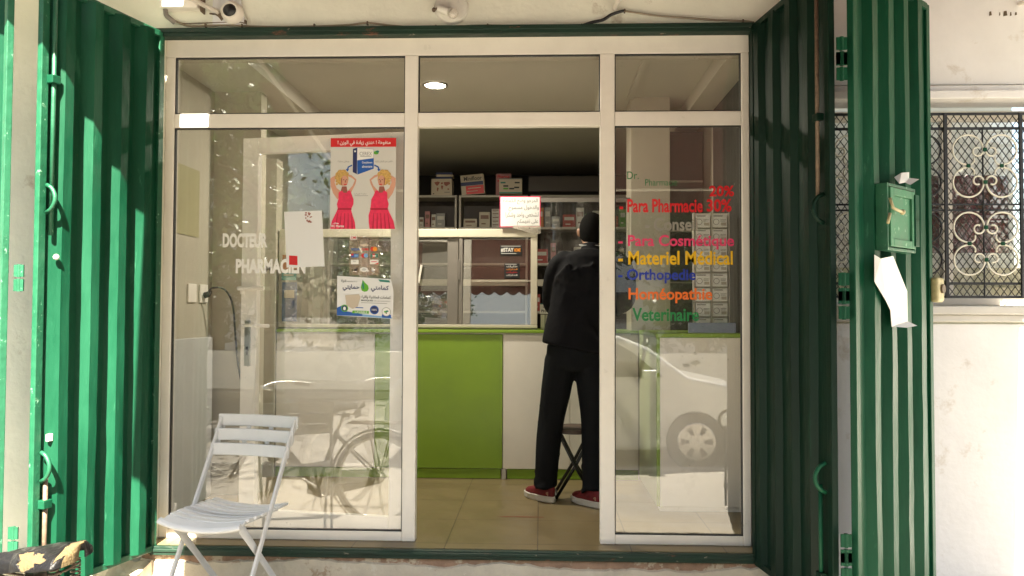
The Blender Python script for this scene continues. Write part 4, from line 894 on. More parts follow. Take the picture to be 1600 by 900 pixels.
b = MB(); b.prism([(q.x-.03, WY-.01, q.z+.004), (q.x-.012, WY-.01, q.z+.016), (q.x+.01, WY-.01, q.z+.006), (q.x+.018, WY-.01, q.z-.012), (q.x+.006, WY-.01, q.z-.03), (q.x-.008, WY-.01, q.z-.012)], (0, -.012, 0)); b.cyl((q.x-.055, WY-.015, q.z+.008), (q.x-.02, WY-.015, q.z+.004), .004); tag(b.build('rusty_bracket', 'rust'), 'small rusty star shaped bracket screwed beside the security camera', 'bracket')
lf = thing('wall_lamp', 'round white wall lamp base with bare bulb socket above the doorway', 'lamp', (0, WY-.02, 2.63))
p = at(705, 10, WY-.02)
b = MB(); b.tube([(p.x, WY-.001, p.z), (p.x, WY-.012, p.z), (p.x, WY-.022, p.z), (p.x, WY-.026, p.z)], [.085, .085, .078, .06], 32); b.build('base_plate', 'ceramic', lf, smooth='auto')
b = MB(); b.tube([(p.x-.06, WY-.05, p.z-.02), (p.x-.03, WY-.052, p.z-.03), (p.x-.008, WY-.055, p.z-.04)], [.018, .022, .02], 16); b.tube([(p.x-.03, WY-.026, p.z-.028), (p.x-.03, WY-.05, p.z-.03)], .012, 10); b.build('bulb_socket', 'ceramic', lf, smooth='auto')
b = MB(); b.ell((p.x+.014, WY-.06, p.z-.05), (.026, .022, .026), 0, 20, 12); b.build('bulb', 'bulb', lf, smooth=True)
b = MB(); b.tube([(p.x-.082, WY-.03, p.z-.018), (p.x-.062, WY-.045, p.z-.02)], .006, 8); b.ell((p.x-.084, WY-.03, p.z-.02), (.010, .008, .012)); b.build('cable_gland', 'rust', lf, smooth=True)
for dx, dz in ((-.04, .045), (.045, .04)): b = MB(); b.cyl((p.x+dx, WY-.0225, p.z+dz), (p.x+dx, WY-.028, p.z+dz), .004); b.build('screw', 'rust', lf)
def tr(lst, Y=WY-.012): return [at(x, y, Y) for x, y in lst]
cable('wall_cable', tr([(268, 30), (285, 38), (300, 41), (350, 39.5), (385, 41), (430, 42), (500, 41), (545, 39), (573, 36), (610, 40), (650, 43), (690, 43), (740, 40), (780, 40), (828, 42), (870, 41), (908, 40)]), .005, 'cable_grey', 'thin painted cable clipped along the lintel above the fanlights')
cable('black_cable', tr([(906, 41), (925, 35), (942, 31), (955, 23), (970, 18), (976, 17)]), .0075, 'black', 'short thick black cable rising along the lintel above the right mullion')
cable('wall_cable', tr([(974, 17), (1000, 21), (1030, 25), (1070, 28), (1110, 31), (1160, 33), (1178, 35)]), .005, 'cable_grey', 'thin painted cable sloping down the lintel above the right fanlight')
cable('thin_wire', tr([(275, 33), (290, 37), (330, 35.5), (375, 35), (382, 38)]), .003, 'rust', 'thin rusty wire under the junction box')
cable('camera_wire', tr([(372, 12), (380, 20), (386, 32)]), .0035, 'plaster', 'short painted wire running down from the security camera')
for k, (x, y) in enumerate(((321, 40), (378, 40), (383, 34), (491, 40), (574, 36), (681, 42), (762, 40), (828, 42), (909, 40), (976, 17), (1161, 33))):
    q = at(x, y, WY-.014); b = MB(); b.box((q.x-.004, WY-.019, q.z-.009), (q.x+.004, WY-.001, q.z+.009)); tag(b.build('cable_clip', 'rust', bevel=.002), '%s cable clip from the left on the lintel above the shopfront' % ordn[min(k, 10)], 'clip', 'cable clips along the lintel')

# ================================================================== WINDOW GRILLE ON THE RIGHT
gg = thing('window_grille', 'wrought iron window grille with white and black scrolls and diamond wire mesh', 'grille', (2.35, WY-.03, 1.18))
GYY = WY-.025
def gp(px, py): return at(px, py, GYY)
xb = [gp(x, 300).x for x in (1242, 1360, 1478, 1596, 1714)]; zt, zb = gp(1540, 177).z, gp(1540, 464).z
b = MB()
for x in xb: b.box((x-.007, GYY-.006, zb), (x+.007, GYY+.006, zt))
b.build('upright_bar', 'iron', gg)
for k, (py, w) in enumerate(((177, .006), (200, .006), (319, .004), (328, .004), (443, .006), (464, .006))):
    z = gp(1540, py).z; b = MB(); b.box((xb[0], GYY+(.0065 if k % 2 else .007), z-w), (xb[-1], GYY+.014, z+w)); b.build('cross_bar', 'iron', gg)
b = MB(); w_, h_ = .0345, .048; z0, z1 = zb, zt; x0, x1 = xb[0], xb[-1]; sl_ = h_/w_
for sg in (1, -1):
    n0 = int((x1-x0)/w_)+int((z1-z0)/h_)+2
    for k in range(-n0, n0):
        if sg > 0: xa = x0+k*w_; pts = [(xa, z0), (xa+(z1-z0)/sl_, z1)]
        else: xa = x0+k*w_; pts = [(xa, z0), (xa-(z1-z0)/sl_, z1)]
        (ax, az), (bx, bz) = pts
        def cl(ax, az, bx, bz):
            t0, t1 = 0, 1; dx = bx-ax
            ta, tb = (x0-ax)/dx, (x1-ax)/dx
            if ta > tb: ta, tb = tb, ta
            t0, t1 = max(t0, ta), min(t1, tb)
            return None if t0 >= t1 else ((ax+dx*t0, az+(bz-az)*t0), (ax+dx*t1, az+(bz-az)*t1))
        r_ = cl(ax, az, bx, bz)
        if r_: b.tube([(r_[0][0], GYY+.02+.002*sg, r_[0][1]), (r_[1][0], GYY+.02+.002*sg, r_[1][1])], .0024, 4)
b.build('wire_mesh', 'mesh_wire', gg)
def scrolls(cx, cz, m):
    R_ = .074; off = .077
    for sx in (1, -1):
        for sz in (1, -1):
            b = MB(); pts = []
            c = V(cx+sx*off, GYY-.012, cz+sz*off*1.0)
            R_ = .071
            g0 = RAD(225)       # the opening of each ring faces the middle of the motif
            ring = [g0+RAD(38)+RAD(284)*k/34 for k in range(35)]
            def curl(a_end, sgn):
                e = V(R_*math.cos(a_end), 0, R_*math.sin(a_end)); inn = -e.normalized(); c2 = e+inn*.027; v0 = e-c2; a0 = math.atan2(v0.z, v0.x); o_ = []
                for q in range(1, 15):
                    a = a0+sgn*q*.36; r_ = v0.length*(1-q*.03); o_.append(c2+V(r_*math.cos(a), 0, r_*math.sin(a)))
                return o_
            loc = list(reversed(curl(ring[0], -1)[:5]))+[V(R_*math.cos(a), 0, R_*math.sin(a)) for a in ring]+curl(ring[-1], 1)
            pts = [c+V(sx*p_.x, 0, sz*p_.z) for p_ in loc]
            b.tube(pts, .0042, 8); b.build('scroll', m, gg, smooth=True)
    for dx, dz in ((0, off*1.0), (0, -off*1.0), (off, 0), (-off, 0)):
        b = MB(); b.box((cx+dx-.009, GYY-.02, cz+dz-.009), (cx+dx+.009, GYY-.006, cz+dz+.009)); b.build('collar', 'green', gg, bevel=.002)
for k in range(4):
    cx = (xb[k]+xb[k+1])/2; m = 'iron' if k == 1 else 'iron_white'
    for py in (260, 381):
        scrolls(cx, gp(1537, py).z, m)
    b = MB(); b.cyl((cx, GYY+.004, zb), (cx, GYY+.004, gp(1540, 200).z), .004, n=8); b.build('upright_bar', 'iron', gg)

# ================================================================== FOLDING CHAIR
chC = V(-.935, -.47, 0); ca = RAD(-13); ax_, fx_ = V(math.cos(ca), math.sin(ca), 0), V(math.sin(ca), -math.cos(ca), 0)
ch = thing('folding_chair', 'weathered white plastic folding chair with slatted seat standing in front of the left pane', 'chair', (chC.x, chC.y, -.2))
def C3(u, w, z): return chC+ax_*u+fx_*w+V(0, 0, z)
b = MB()
def seat_z(u, w): return .258+.030*abs(u/.22)**2.2-.012-(.03*max(0, (w-.14)/.07)**2)
for k in range(8):
    w0 = -.185+k*.0475; w1 = w0+.0375; hw = .190+.010*math.sin(math.pi*k/7)
    vs = []; nu = 16
    for i in range(nu+1):
        u = -hw+2*hw*i/nu
        for (w, dz) in ((w0, 0), (w1, 0), (w1, -.014), (w0, -.014)): vs.append(C3(u, w, seat_z(u, w)+dz))
    b.add(vs, [(4*i+j, 4*i+(j+1) % 4, 4*(i+1)+(j+1) % 4, 4*(i+1)+j) for i in range(nu) for j in range(4)]+[(0, 1, 2, 3), (4*nu+3, 4*nu+2, 4*nu+1, 4*nu)])
for u in (-.13, .13): b.obox(C3(u-.011, -.18, .225), ax_*.022, fx_*.36, (0, 0, .018))
# moulded front lip
b.tube([C3(-.198+.396*i/12, .20+.012*math.sin(math.pi*i/12), seat_z(-.198+.396*i/12, .17)-.012) for i in range(13)], [(.016, .011)]*13, 10)
b.build('seat', 'chair_white', ch, bevel=.004)
b = MB()
def post(sx, t): # back post: t 0 top .. 1 foot
    return C3(sx*(.195-.002*t), -.235+.46*t, .648-.848*t)
for k in range(3):
    z1 = .65-k*.063; z0 = z1-.055
    t_ = (.648-(z0+z1)/2)/.848; w = -.235+.46*t_
    hw = .210-.003*k; vs = []; nu = 14
    for i in range(nu+1):
        u = -hw+2*hw*i/nu; cur = .022*(1-(u/hw)**2)
        for (dw, z) in ((-.008, z0), (.006, z0), (.002, z1), (-.012, z1)): vs.append(C3(u, w-cur+dw, z))
    b.add(vs, [(4*i+j, 4*i+(j+1) % 4, 4*(i+1)+(j+1) % 4, 4*(i+1)+j) for i in range(nu) for j in range(4)]+[(0, 1, 2, 3), (4*nu+3, 4*nu+2, 4*nu+1, 4*nu)])
    if k < 2:
        for u in (-.19, -.06, .06, .19):
            b.obox(C3(u-.012, w-.022*(1-(u/hw)**2)-.004, z0-.012), ax_*.024, fx_*.007, (0, 0, .016))
b.build('backrest', 'chair_white', ch, bevel=.005)
for sx in (-1, 1):
    b = MB(); b.tube([post(sx, t) for t in (0.02, .2, .45, .7, 1)], [(.008, .015)]*5, 8, flat=ax_); b.build('leg', 'chair_white', ch, smooth='auto')
    b = MB(); b.tube([C3(sx*.165, .15-.39*t, .235-.435*t) for t in (0, .12, .4, .7, 1)], [(.008, .022), (.008, .02), (.008, .016), (.008, .016), (.008, .016)], 8, flat=ax_); b.build('leg', 'chair_white', ch, smooth='auto')
for (t, nm) in ((.84, 'stretcher'),): b = MB(); b.tube([post(-1, t), post(1, t)], .008, 8); b.build(nm, 'chair_white', ch, smooth=True)
b = MB(); b.tube([C3(-.165, .15-.39*.78, .235-.435*.78), C3(.165, .15-.39*.78, .235-.435*.78)], .008, 8); b.build('stretcher', 'chair_white', ch, smooth=True)

# ================================================================== CUSTOMER AND STOOL
per = MB()
def P3(*a): return V(*a)
def headshape(b, c, rot):
    def fn(u, v):
        th = math.pi*v; ph = 2*math.pi*u
        x, y, z = math.sin(th)*math.cos(ph), math.sin(th)*math.sin(ph), math.cos(th)
        w = .077*(1-.20*max(0, -z)**1.5); dpt = .097*(1-.12*max(0, -z))
        p = V(x*w, y*dpt, z*.118)
        if z < 0 and y > 0: p.y += .012*(-z)
        return rot @ p + c
    b.grid(fn, 32, 22)
hc = V(.76, .985, 1.635); hr = Matrix.Rotation(RAD(-14), 3, 'X')
headshape(per, hc, hr)
H_ = lambda x, y, z: hc+hr @ V(x, y, z)
per.tube([H_(0, .088, .02), H_(0, .105, -.005), H_(0, .118, -.022), H_(0, .104, -.032)], [.010, .012, .015, .010], 8)     # nose
for sx in (-1, 1): per.tube([H_(sx*.074, -.002, .02), H_(sx*.088, -.014, .012), H_(sx*.086, -.010, -.03)], [.010, .013, .007], 8)  # ears
per.tube([H_(-.022, .098, -.055), H_(0, .104, -.055), H_(.022, .098, -.055)], [.006, .009, .006], 8)
per.tube([(.745, .90, 1.44), (.75, .93, 1.52), (.758, .965, 1.58)], [.062, .056, .055], 16)
per.tube([(.64, .875, .90), (.66, .88, 1.0), (.69, .88, 1.15), (.72, .875, 1.32), (.74, .88, 1.44), (.745, .89, 1.48)], [(.16, .11), (.145, .10), (.15, .105), (.17, .11), (.15, .09), (.07, .06)], 20, flat=(1, 0, 0))
arms = {-1: [(.575, .885, 1.45), (.525, .90, 1.37), (.505, .97, 1.22), (.53, 1.16, 1.16), (.585, 1.30, 1.125)], 1: [(.91, .885, 1.45), (.955, .90, 1.37), (.97, .97, 1.22), (.93, 1.16, 1.17), (.87, 1.30, 1.125)]}
for sx, pts in arms.items():
    per.tube(smoothpts(pts, 4), [.05-.022*i/16 for i in range(17)], 12)
    w = V(*pts[-1]); dr = (V(*pts[-1])-V(*pts[-2])).normalized(); side = V(-sx*1, 0, 0); side = (side-dr*side.dot(dr)).normalized()
    per.tube([w-dr*.01, w+dr*.04, w+dr*.085], [(.030, .018), (.040, .017), (.036, .015)], 12, flat=side)
    for k, (o_, ln) in enumerate(((-.027, .062), (-.009, .074), (.009, .070), (.027, .054))):
        q = w+dr*.08+side*-o_
        per.tube([q-dr*.02, q+dr*ln*.4+V(0, 0, .002), q+dr*ln*.75-V(0, 0, .008), q+dr*ln-V(0, 0, .022)], [.0085, .0082, .0075, .006], 8)
    q = w+dr*.02+side*.028
    per.tube([q, q+side*.022+dr*.03, q+side*.026+dr*.06-V(0, 0, .01)], [.012, .010, .008], 8)
legs = {-1: [(.565, .885, .86), (.535, .90, .66), (.505, .925, .47), (.485, .90, .28), (.475, .885, .09)], 1: [(.735, .875, .86), (.755, .87, .66), (.765, .86, .47), (.76, .80, .28), (.755, .765, .09)]}
for sx, pts in legs.items(): per.tube(smoothpts(pts, 4), [.085-.045*i/16 for i in range(17)], 14)
for sx, (ax, ay), yaw in ((-1, (.475, .885), 40), (1, (.755, .765), 38)):
    dr = V(-math.sin(RAD(yaw)), math.cos(RAD(yaw)), 0); c = V(ax, ay, 0)
    per.tube([c-dr*.05+V(0, 0, .055), c+dr*.03+V(0, 0, .055), c+dr*.12+V(0, 0, .04), c+dr*.16+V(0, 0, .03)], [.03, .034, .03, .015], 10)
man = per.build('person', 'skin', None, smooth=True); remesh(man, .009, 2)
tag(man, 'customer in dark jacket, jeans and red trainers leaning on the counter, seen from behind', 'person')
# clothes
b = MB()
b.tube([(.648, .875, .915), (.652, .875, .935), (.662, .878, 1.02), (.69, .875, 1.14), (.715, .87, 1.28), (.735, .875, 1.39), (.742, .885, 1.455), (.746, .90, 1.50)],
       [(.205, .150), (.205, .150), (.20, .147), (.198, .145), (.205, .142), (.202, .130), (.182, .108), (.105, .08)], 28, flat=(1, 0, 0))
for sx, pts in arms.items():
    pp = smoothpts(pts, 4)[:-1]
    b.tube([V(pts[0][0]-sx*.10, .885, 1.44)]+pp, [.062]+[.068-.022*i/15 for i in range(16)], 14)
b.tube([(.745, .90, 1.47), (.75, .918, 1.52), (.754, .93, 1.545)], [.085, .066, .064], 20)
rj = random.Random(5)
for k in range(26):      # folds
    z = rj.uniform(.98, 1.42); a = rj.uniform(math.pi, 2*math.pi); cx = .70+.03*(z-1.1); L_ = rj.uniform(.06, .16)
    pts = [(cx+(.185+.01)*math.cos(a+j*.25*L_*8), .875+.142*math.sin(a+j*.25*L_*8), z+j*L_*rj.uniform(-.5, .5)) for j in range(4)]
    b.tube(pts, [.006, .012, .012, .005], 6)
jk = b.build('jacket', 'jacket', man, smooth=True); remesh(jk, .011, 5)
b = MB(); cpt = [V(.752+.068*math.cos(a), .925+.055*math.sin(a), 1.548+.008*math.sin(a)) for a in [RAD(180+k*18) for k in range(11)]]
b.tube(cpt, [(.004, .012)]*11, 8); b.build('collar', 'grey_board', man, smooth=True)
b = MB()
b.tube([(.645, .88, .955), (.648, .88, .90), (.65, .88, .83), (.65, .88, .79)], [(.165, .125), (.172, .132), (.17, .128), (.12, .10)], 24, flat=(1, 0, 0))
for sx, pts in legs.items():
    pp = smoothpts(pts, 4); rads = [.098, .098, .096, .094, .092, .088, .085, .082, .080, .079, .078, .076, .074, .072, .070, .068, .070]
    b.tube(pp, rads, 16)
    for k in range(10):
        q = pp[rj.randint(7, 16)]; a = rj.uniform(0, 6.28); b.tube([q+V(.07*math.cos(a+j*.5), .07*math.sin(a+j*.5), .01*j*rj.uniform(-1, 1)) for j in range(4)], [.006, .012, .012, .005], 6)
je = b.build('jeans', 'jeans', man, smooth=True); remesh(je, .010, 4)
def hairfn(u, v):
    ph = 2*math.pi*u; bk_ = .5-.5*math.sin(ph)      # 1 at the back of the head, 0 at the forehead
    th = RAD(52+94*bk_**.75)*v; x, y, z = math.sin(th)*math.cos(ph), math.sin(th)*math.sin(ph), math.cos(th)
    w = 1-.16*max(0, -z)**1.5
    return hc+hr @ V(x*.0835*w, y*.104-.003, z*.126+.002)
b = MB(); b.grid(hairfn, 36, 18); hh = b.build('hair', 'hair', man, smooth=True); hh.modifiers.new('t', 'SOLIDIFY').thickness = .006
for sx in (-1, 1):
    b = MB(); b.ell(H_(sx*.028, .089, .006), (.011, .008, .007)); b.build('eye', 'white_ink', man, smooth=True)
    b = MB(); b.tube([H_(sx*.014, .096, .026), H_(sx*.03, .093, .03), H_(sx*.044, .084, .024)], .004, 6); b.build('eyebrow', 'hair', man, smooth=True)
b = MB(); b.tube([H_(-.022, .103, -.055), H_(0, .11, -.056), H_(.022, .103, -.055)], [.003, .004, .003], 6); b.build('mouth', 'skin_dark_print', man, smooth=True)
for sx, (ax, ay), yaw in ((-1, (.475, .885), 40), (1, (.755, .765), 38)):
    dr = V(-math.sin(RAD(yaw)), math.cos(RAD(yaw)), 0); rt = V(dr.y, -dr.x, 0); c = V(ax, ay, 0)
    def shp(z0, prof, m, nm, par, sm=True):
        b = MB(); vs = []; n = 24
        for (z, gs) in prof:
            for k in range(n):
                a = 2*math.pi*k/n; l_ = .130*math.cos(a)+.055; w_ = .046*math.sin(a)*(1.08 if math.cos(a) > 0 else .86)
                vs.append(c+dr*(l_*gs[0]+gs[2])+rt*w_*gs[1]+V(0, 0, z))
        N = len(prof)
        b.add(vs, [(i*n+k, i*n+(k+1) % n, (i+1)*n+(k+1) % n, (i+1)*n+k) for i in range(N-1) for k in range(n)]+[tuple(range(n)), tuple((N-1)*n+k for k in range(n))])
        return b.build(nm, m, par, smooth=sm)
    sh = shp(0, [(.028, (1, 1, 0)), (.045, (.99, 1.0, 0)), (.062, (.9, .95, -.008)), (.08, (.66, .86, -.03)), (.098, (.42, .8, -.035)), (.112, (.36, .78, -.03))], 'shoe', 'shoe', man)
    shp(0, [(.001, (.97, .98, 0)), (.006, (1.05, 1.10, 0)), (.034, (1.06, 1.12, 0)), (.038, (1.0, 1.02, 0))], 'sole', 'sole', sh, 'auto')
    b = MB(); b.tube([c+V(0, 0, .105), c+V(0, 0, .13)], [.046, .042], 16); b.build('sock', 'white_ink', sh, smooth=True)

sto = thing('folding_stool', 'black folding stool with crossed tube legs behind the customer in front of the counter', 'stool', (.655, 1.02, 0))
b = MB(); b.tube([(.655, 1.02, .398), (.655, 1.02, .402), (.655, 1.02, .425), (.655, 1.02, .43)], [.13, .145, .145, .13], 28); b.build('seat', mat('worn_stool_vinyl', (.06, .035, .025), .5), sto, smooth='auto')
for y, s_ in ((.93, 1), (1.11, 1)):
    for sx in (-1, 1):
        b = MB(); b.tube([(.655+sx*.10, y+(.006*sx), .395), (.655+sx*.085, y+.006*sx, .37), (.655, y+.006*sx, .20), (.655-sx*.115, y+.006*sx, .008)], .0105, 10); b.build('leg', 'black', sto, smooth=True)
for sx in (-1, 1):
    b = MB(); b.tube([(.655+sx*.115, .93, .011), (.655+sx*.115, 1.11, .011)], .0105, 8); b.build('foot_bar', 'black', sto, smooth=True)

# ================================================================== BICYCLE
BY, GZ = -1.76, -.40
bk = thing('bicycle', 'dark city bicycle with a torn black saddle parked in front of the shop', 'bicycle', (-1.2, BY, GZ))
RX, FX, WR = -.72, -1.80, .335
def wheel(cx):
    w = thing('wheel', None, None, (0, 0, 0)); w.parent = bk
    b = MB(); b.tube([(cx+(WR-.018)*math.cos(a), BY, GZ+WR+(WR-.018)*math.sin(a)) for a in [2*math.pi*k/48 for k in range(48)]], .018, 10, closed=True); b.build('tyre', 'rubber', w, smooth=True)
    b = MB(); b.tube([(cx+(WR-.042)*math.cos(a), BY, GZ+WR+(WR-.042)*math.sin(a)) for a in [2*math.pi*k/48 for k in range(48)]], [(.011, .009)]*48, 8, closed=True); b.build('rim', 'chrome', w, smooth=True)
    b = MB()
    for k in range(28):
        a = 2*math.pi*k/28; s_ = 1 if k % 2 else -1; a2 = a+s_*.35
        b.tube([(cx+.022*math.cos(a2), BY+.028*(1 if k % 4 < 2 else -1), GZ+WR+.022*math.sin(a2)), (cx+(WR-.045)*math.cos(a), BY, GZ+WR+(WR-.045)*math.sin(a))], .0013, 4)
    b.build('spokes', 'chrome', w)
    b = MB(); b.cyl((cx, BY-.05, GZ+WR), (cx, BY+.05, GZ+WR), .022); b.build('hub', 'chrome', w, smooth='auto')
wheel(RX); wheel(FX)
BB = V(-1.17, BY, -.125); ST = V(-1.035, BY, .27); HT = V(-1.60, BY, .42); HB = V(-1.635, BY, .28); WC = GZ+WR
b = MB()
for p, q, r_ in ((BB, ST, .016), (BB, HB, .019), (BB+V(-.03, 0, .02), V(-1.60, BY, .36), .016)): b.cyl(p, q, r_*1.25)
b.cyl(HB, HT, .024)
for s_ in (-1, 1):
    b.tube([BB+V(.02, s_*.02, 0), V(RX, BY+s_*.055, WC)], .009, 8); b.tube([ST+V(0, s_*.02, -.03), V(RX, BY+s_*.055, WC)], .008, 8)
    b.tube([HB+V(-.005, s_*.02, -.01), V(-1.70, BY+s_*.05, .12), V(FX, BY+s_*.05, WC)], .010, 8)
b.build('frame', 'bike_paint', bk, smooth='auto')
b = MB(); b.cyl(ST, (-.985, BY, .40), .013); b.build('seat_post', 'chrome', bk, smooth=True)
b = MB()
for s_ in (1,): b.tube(smoothpts([(-1.60, BY, .42), (-1.595, BY, .56), (-1.56, BY-.10, .60), (-1.48, BY-.25, .60), (-1.38, BY-.29, .585)], 5), .011, 8); b.tube(smoothpts([(-1.60, BY, .42), (-1.595, BY, .56), (-1.56, BY+.10, .60), (-1.48, BY+.25, .60), (-1.38, BY+.29, .585)], 5), .011, 8)
b.build('handlebar', 'chrome', bk, smooth=True)
for s_ in (-1, 1): b = MB(); b.cyl((-1.44, BY+s_*.268, .594), (-1.33, BY+s_*.305, .578), .016); b.build('grip', 'black', bk, smooth='auto')
for cx, a0, a1 in ((RX, -10, 190), (FX, 20, 200)):
    b = MB(); vs = []; n = 26
    for i in range(n+1):
        a = RAD(a0+(a1-a0)*i/n)
        for (dr_, dy) in ((.012, -.028), (.024, -.014), (.027, 0), (.024, .014), (.012, .028)): vs.append((cx+(WR+dr_)*math.cos(a), BY+dy, WC+(WR+dr_)*math.sin(a)))
    b.add(vs, [(5*i+j, 5*i+5+j, 5*i+6+j, 5*i+1+j) for i in range(n) for j in range(4)]); fe = b.build('mudguard', 'bike_paint', bk, smooth=True); fe.modifiers.new('t', 'SOLIDIFY').thickness = .002
b = MB(); zr = .335
for y in (-.06, -.02, .02, .06): b.tube([(-.95, BY+y, zr), (-.46, BY+y, zr)], .005, 6)
for x in (-.95, -.72, -.46): b.tube([(x, BY-.062, zr-.003), (x, BY+.062, zr-.003)], .005, 6)
for s_ in (-1, 1): b.tube([(-.62, BY+s_*.06, zr), (RX, BY+s_*.06, WC)], .005, 6); b.tube([(-.80, BY+s_*.06, zr), (RX, BY+s_*.06, WC)], .005, 6)
b.build('rear_rack', 'rust', bk, smooth=True)
b = MB()
for k in range(2):
    s_ = 1 if k else -1; a = RAD(-30+180*k); e = BB+V(.16*math.cos(a), s_*.06, .16*math.sin(a)); b.tube([BB+V(0, s_*.05, 0), e], .009, 8); b.box(e+V(-.04, s_*.01-.0, -.011), e+V(.04, s_*.08, .011))
b.build('crank', 'chrome', bk, smooth='auto')
b = MB(); b.tube([BB+V(.085*math.cos(2*math.pi*k/30), -.045, .085*math.sin(2*math.pi*k/30)) for k in range(30)], .004, 6, closed=True); b.tube([BB+V(0, -.045, .085), V(RX, BY-.045, WC+.035)], .004, 6); b.tube([BB+V(0, -.045, -.085), V(RX, BY-.045, WC-.035)], .004, 6); b.build('chain', 'rust', bk)
b = MB(); b.prism([BB+V(-.10, -.055, -.07), BB+V(.0, -.055, -.10), V(RX, BY-.055, WC-.05), V(RX+.04, BY-.055, WC), V(RX, BY-.055, WC+.05), BB+V(0, -.055, .10), BB+V(-.10, -.055, .06)], (0, -.006, 0)); b.build('chain_guard', 'bike_paint', bk, bevel=.002)
b = MB(); b.tube([(-1.10, BY-.03, -.16), (-.98, BY-.18, GZ+.005)], .009, 8); b.build('side_stand', 'chrome', bk, smooth=True)
# saddle: top surface with worn patches
sg = thing('saddle', None, None); sg.parent = bk; sg['label'] = 'torn black saddle with yellow foam showing'
SXa, SXb = -1.125, -.838      # nose .. rear
def sad(u, v):                # u along 0 nose..1 rear, v across -1..1
    x = SXa+(SXb-SXa)*u
    hw = .021+.021*min(1, u/.42)+.068*max(0, (u-.36)/.64)**.85
    if u > .86: hw *= math.sqrt(max(0.02, 1-((u-.86)/.142)**2))
    if u < .08: hw *= math.sqrt(max(.05, 1-((.08-u)/.085)**2))
    top = .442+.050*u+.018*math.sin(math.pi*min(1, u*1.1))*(.5)
    y = hw*math.sin(v*math.pi*.5); drop = (.058-.012*u)*(1-math.cos(v*math.pi*.5))**.95
    lump = .0035*math.sin(13*u+4*v)*math.sin(9*v+u*6)
    return V(x, BY+y, top-drop+lump)
def blob(u, v, cu, cv, a, b_, ph=0):
    du, dv = (u-cu)/a, (v-cv)/b_; ang = math.atan2(dv, du); r = math.hypot(du, dv)
    return r < 1+.22*math.sin(3*ang+ph)+.12*math.sin(7*ang+2*ph)+.07*math.sin(13*ang)
nu, nv = 130, 70; mb = MB(); i0, i1 = mb.mi('vinyl_seat'), mb.mi('foam')
vs = []
isf = {}
for j in range(nv+1):
    for i in range(nu+1):
        u, v = i/nu, -1+2*j/nv
        fo_ = blob(u, v, .60, -.62, .15, .30, 1) or blob(u, v, .93, -.28, .045, .42, 2.5) or blob(u, v, .10, -.55, .035, .35, .7) or (u > .95 and v < .3)
        p = sad(u, v); isf[(i, j)] = fo_
        if fo_: p = p+V(0, .0022, -.0018)
        vs.append(p)
mb.add(vs, [], 0)
for j in range(nv):
    for i in range(nu):
        a = j*(nu+1)+i; mb.f.append((a, a+1, a+nu+2, a+nu+1)); mb.m.append(i1 if (isf[(i, j)] and isf[(i+1, j+1)]) else i0)
so2 = mb.build('saddle_cover', None, sg, smooth=True); so2.modifiers.new('t', 'SOLIDIFY').thickness = .004
b = MB()
for s_ in (-1, 1):
    b.tube(smoothpts([(-1.07, BY+s_*.012, .40), (-1.0, BY+s_*.02, .388), (-.92, BY+s_*.03, .395), (-.87, BY+s_*.045, .42)], 4), .004, 6)
    b.tube([(-.885+.012*math.cos(k*.9), BY+s_*.05+.012*math.sin(k*.9), .375+k*.0016) for k in range(36)], .0028, 5)
b.box((-.99, BY-.022, .372), (-.95, BY+.022, .40)); b.tube([(-.885, BY-.06, .377), (-.885, BY+.06, .377)], .005, 6); b.build('saddle_springs', 'rust', sg, smooth=True)

# ================================================================== CAR (seen mirrored in the right pane)
CX0, CX1, CYN, CYF, CG = -1.25, 2.85, -4.42, -6.05, -.52
car = thing('parked_car', 'white compact saloon car parked along the kerb across from the doorway', 'car', ((CX0+CX1)/2, (CYN+CYF)/2, CG))
def cpf(X, z): return (X, CG+z)
prof = [(0, .30), (.02, .62), (.08, .84), (.18, .95), (.62, 1.00), (1.28, 1.36), (1.6, 1.43), (2.1, 1.44), (2.55, 1.40), (2.85, 1.28), (3.25, .98), (3.85, .86), (4.02, .74), (4.1, .56), (4.1, .30), (3.9, .2), (.2, .2)]
wid = lambda z: .80 if z < .9 else .80-.22*(z-.9)/.54
b = MB(); top = [q for q in prof]; n = len(top); vs = []
for sx in (-1, 1):
    for (x, z) in top:
        w = wid(z)*(1-.06*abs(x/4.1*2-1)**3); vs.append((CX0+x, (CYN+CYF)/2+sx*w*-1, CG+z))
b.add(vs, [tuple(range(n)), tuple(range(2*n-1, n-1, -1))]+[(i, (i+1) % n, n+(i+1) % n, n+i) for i in range(n)])
body = b.build('body', 'carpaint', car, bevel=.05, seg=3, smooth='auto')
yn = lambda z: (CYN+CYF)/2+wid(z)+.004
def cwin(pts, nm='side_window'):
    b = MB(); b.prism([(CX0+x, yn(z)+.001, CG+z) for x, z in pts], (0, .004, 0)); b.build(nm, 'carglass', car)
cwin([(.95, .98), (1.34, 1.32), (1.62, 1.37), (1.66, .98)]); cwin([(1.74, .98), (1.72, 1.38), (2.45, 1.36), (2.66, 1.24), (2.98, .98)])
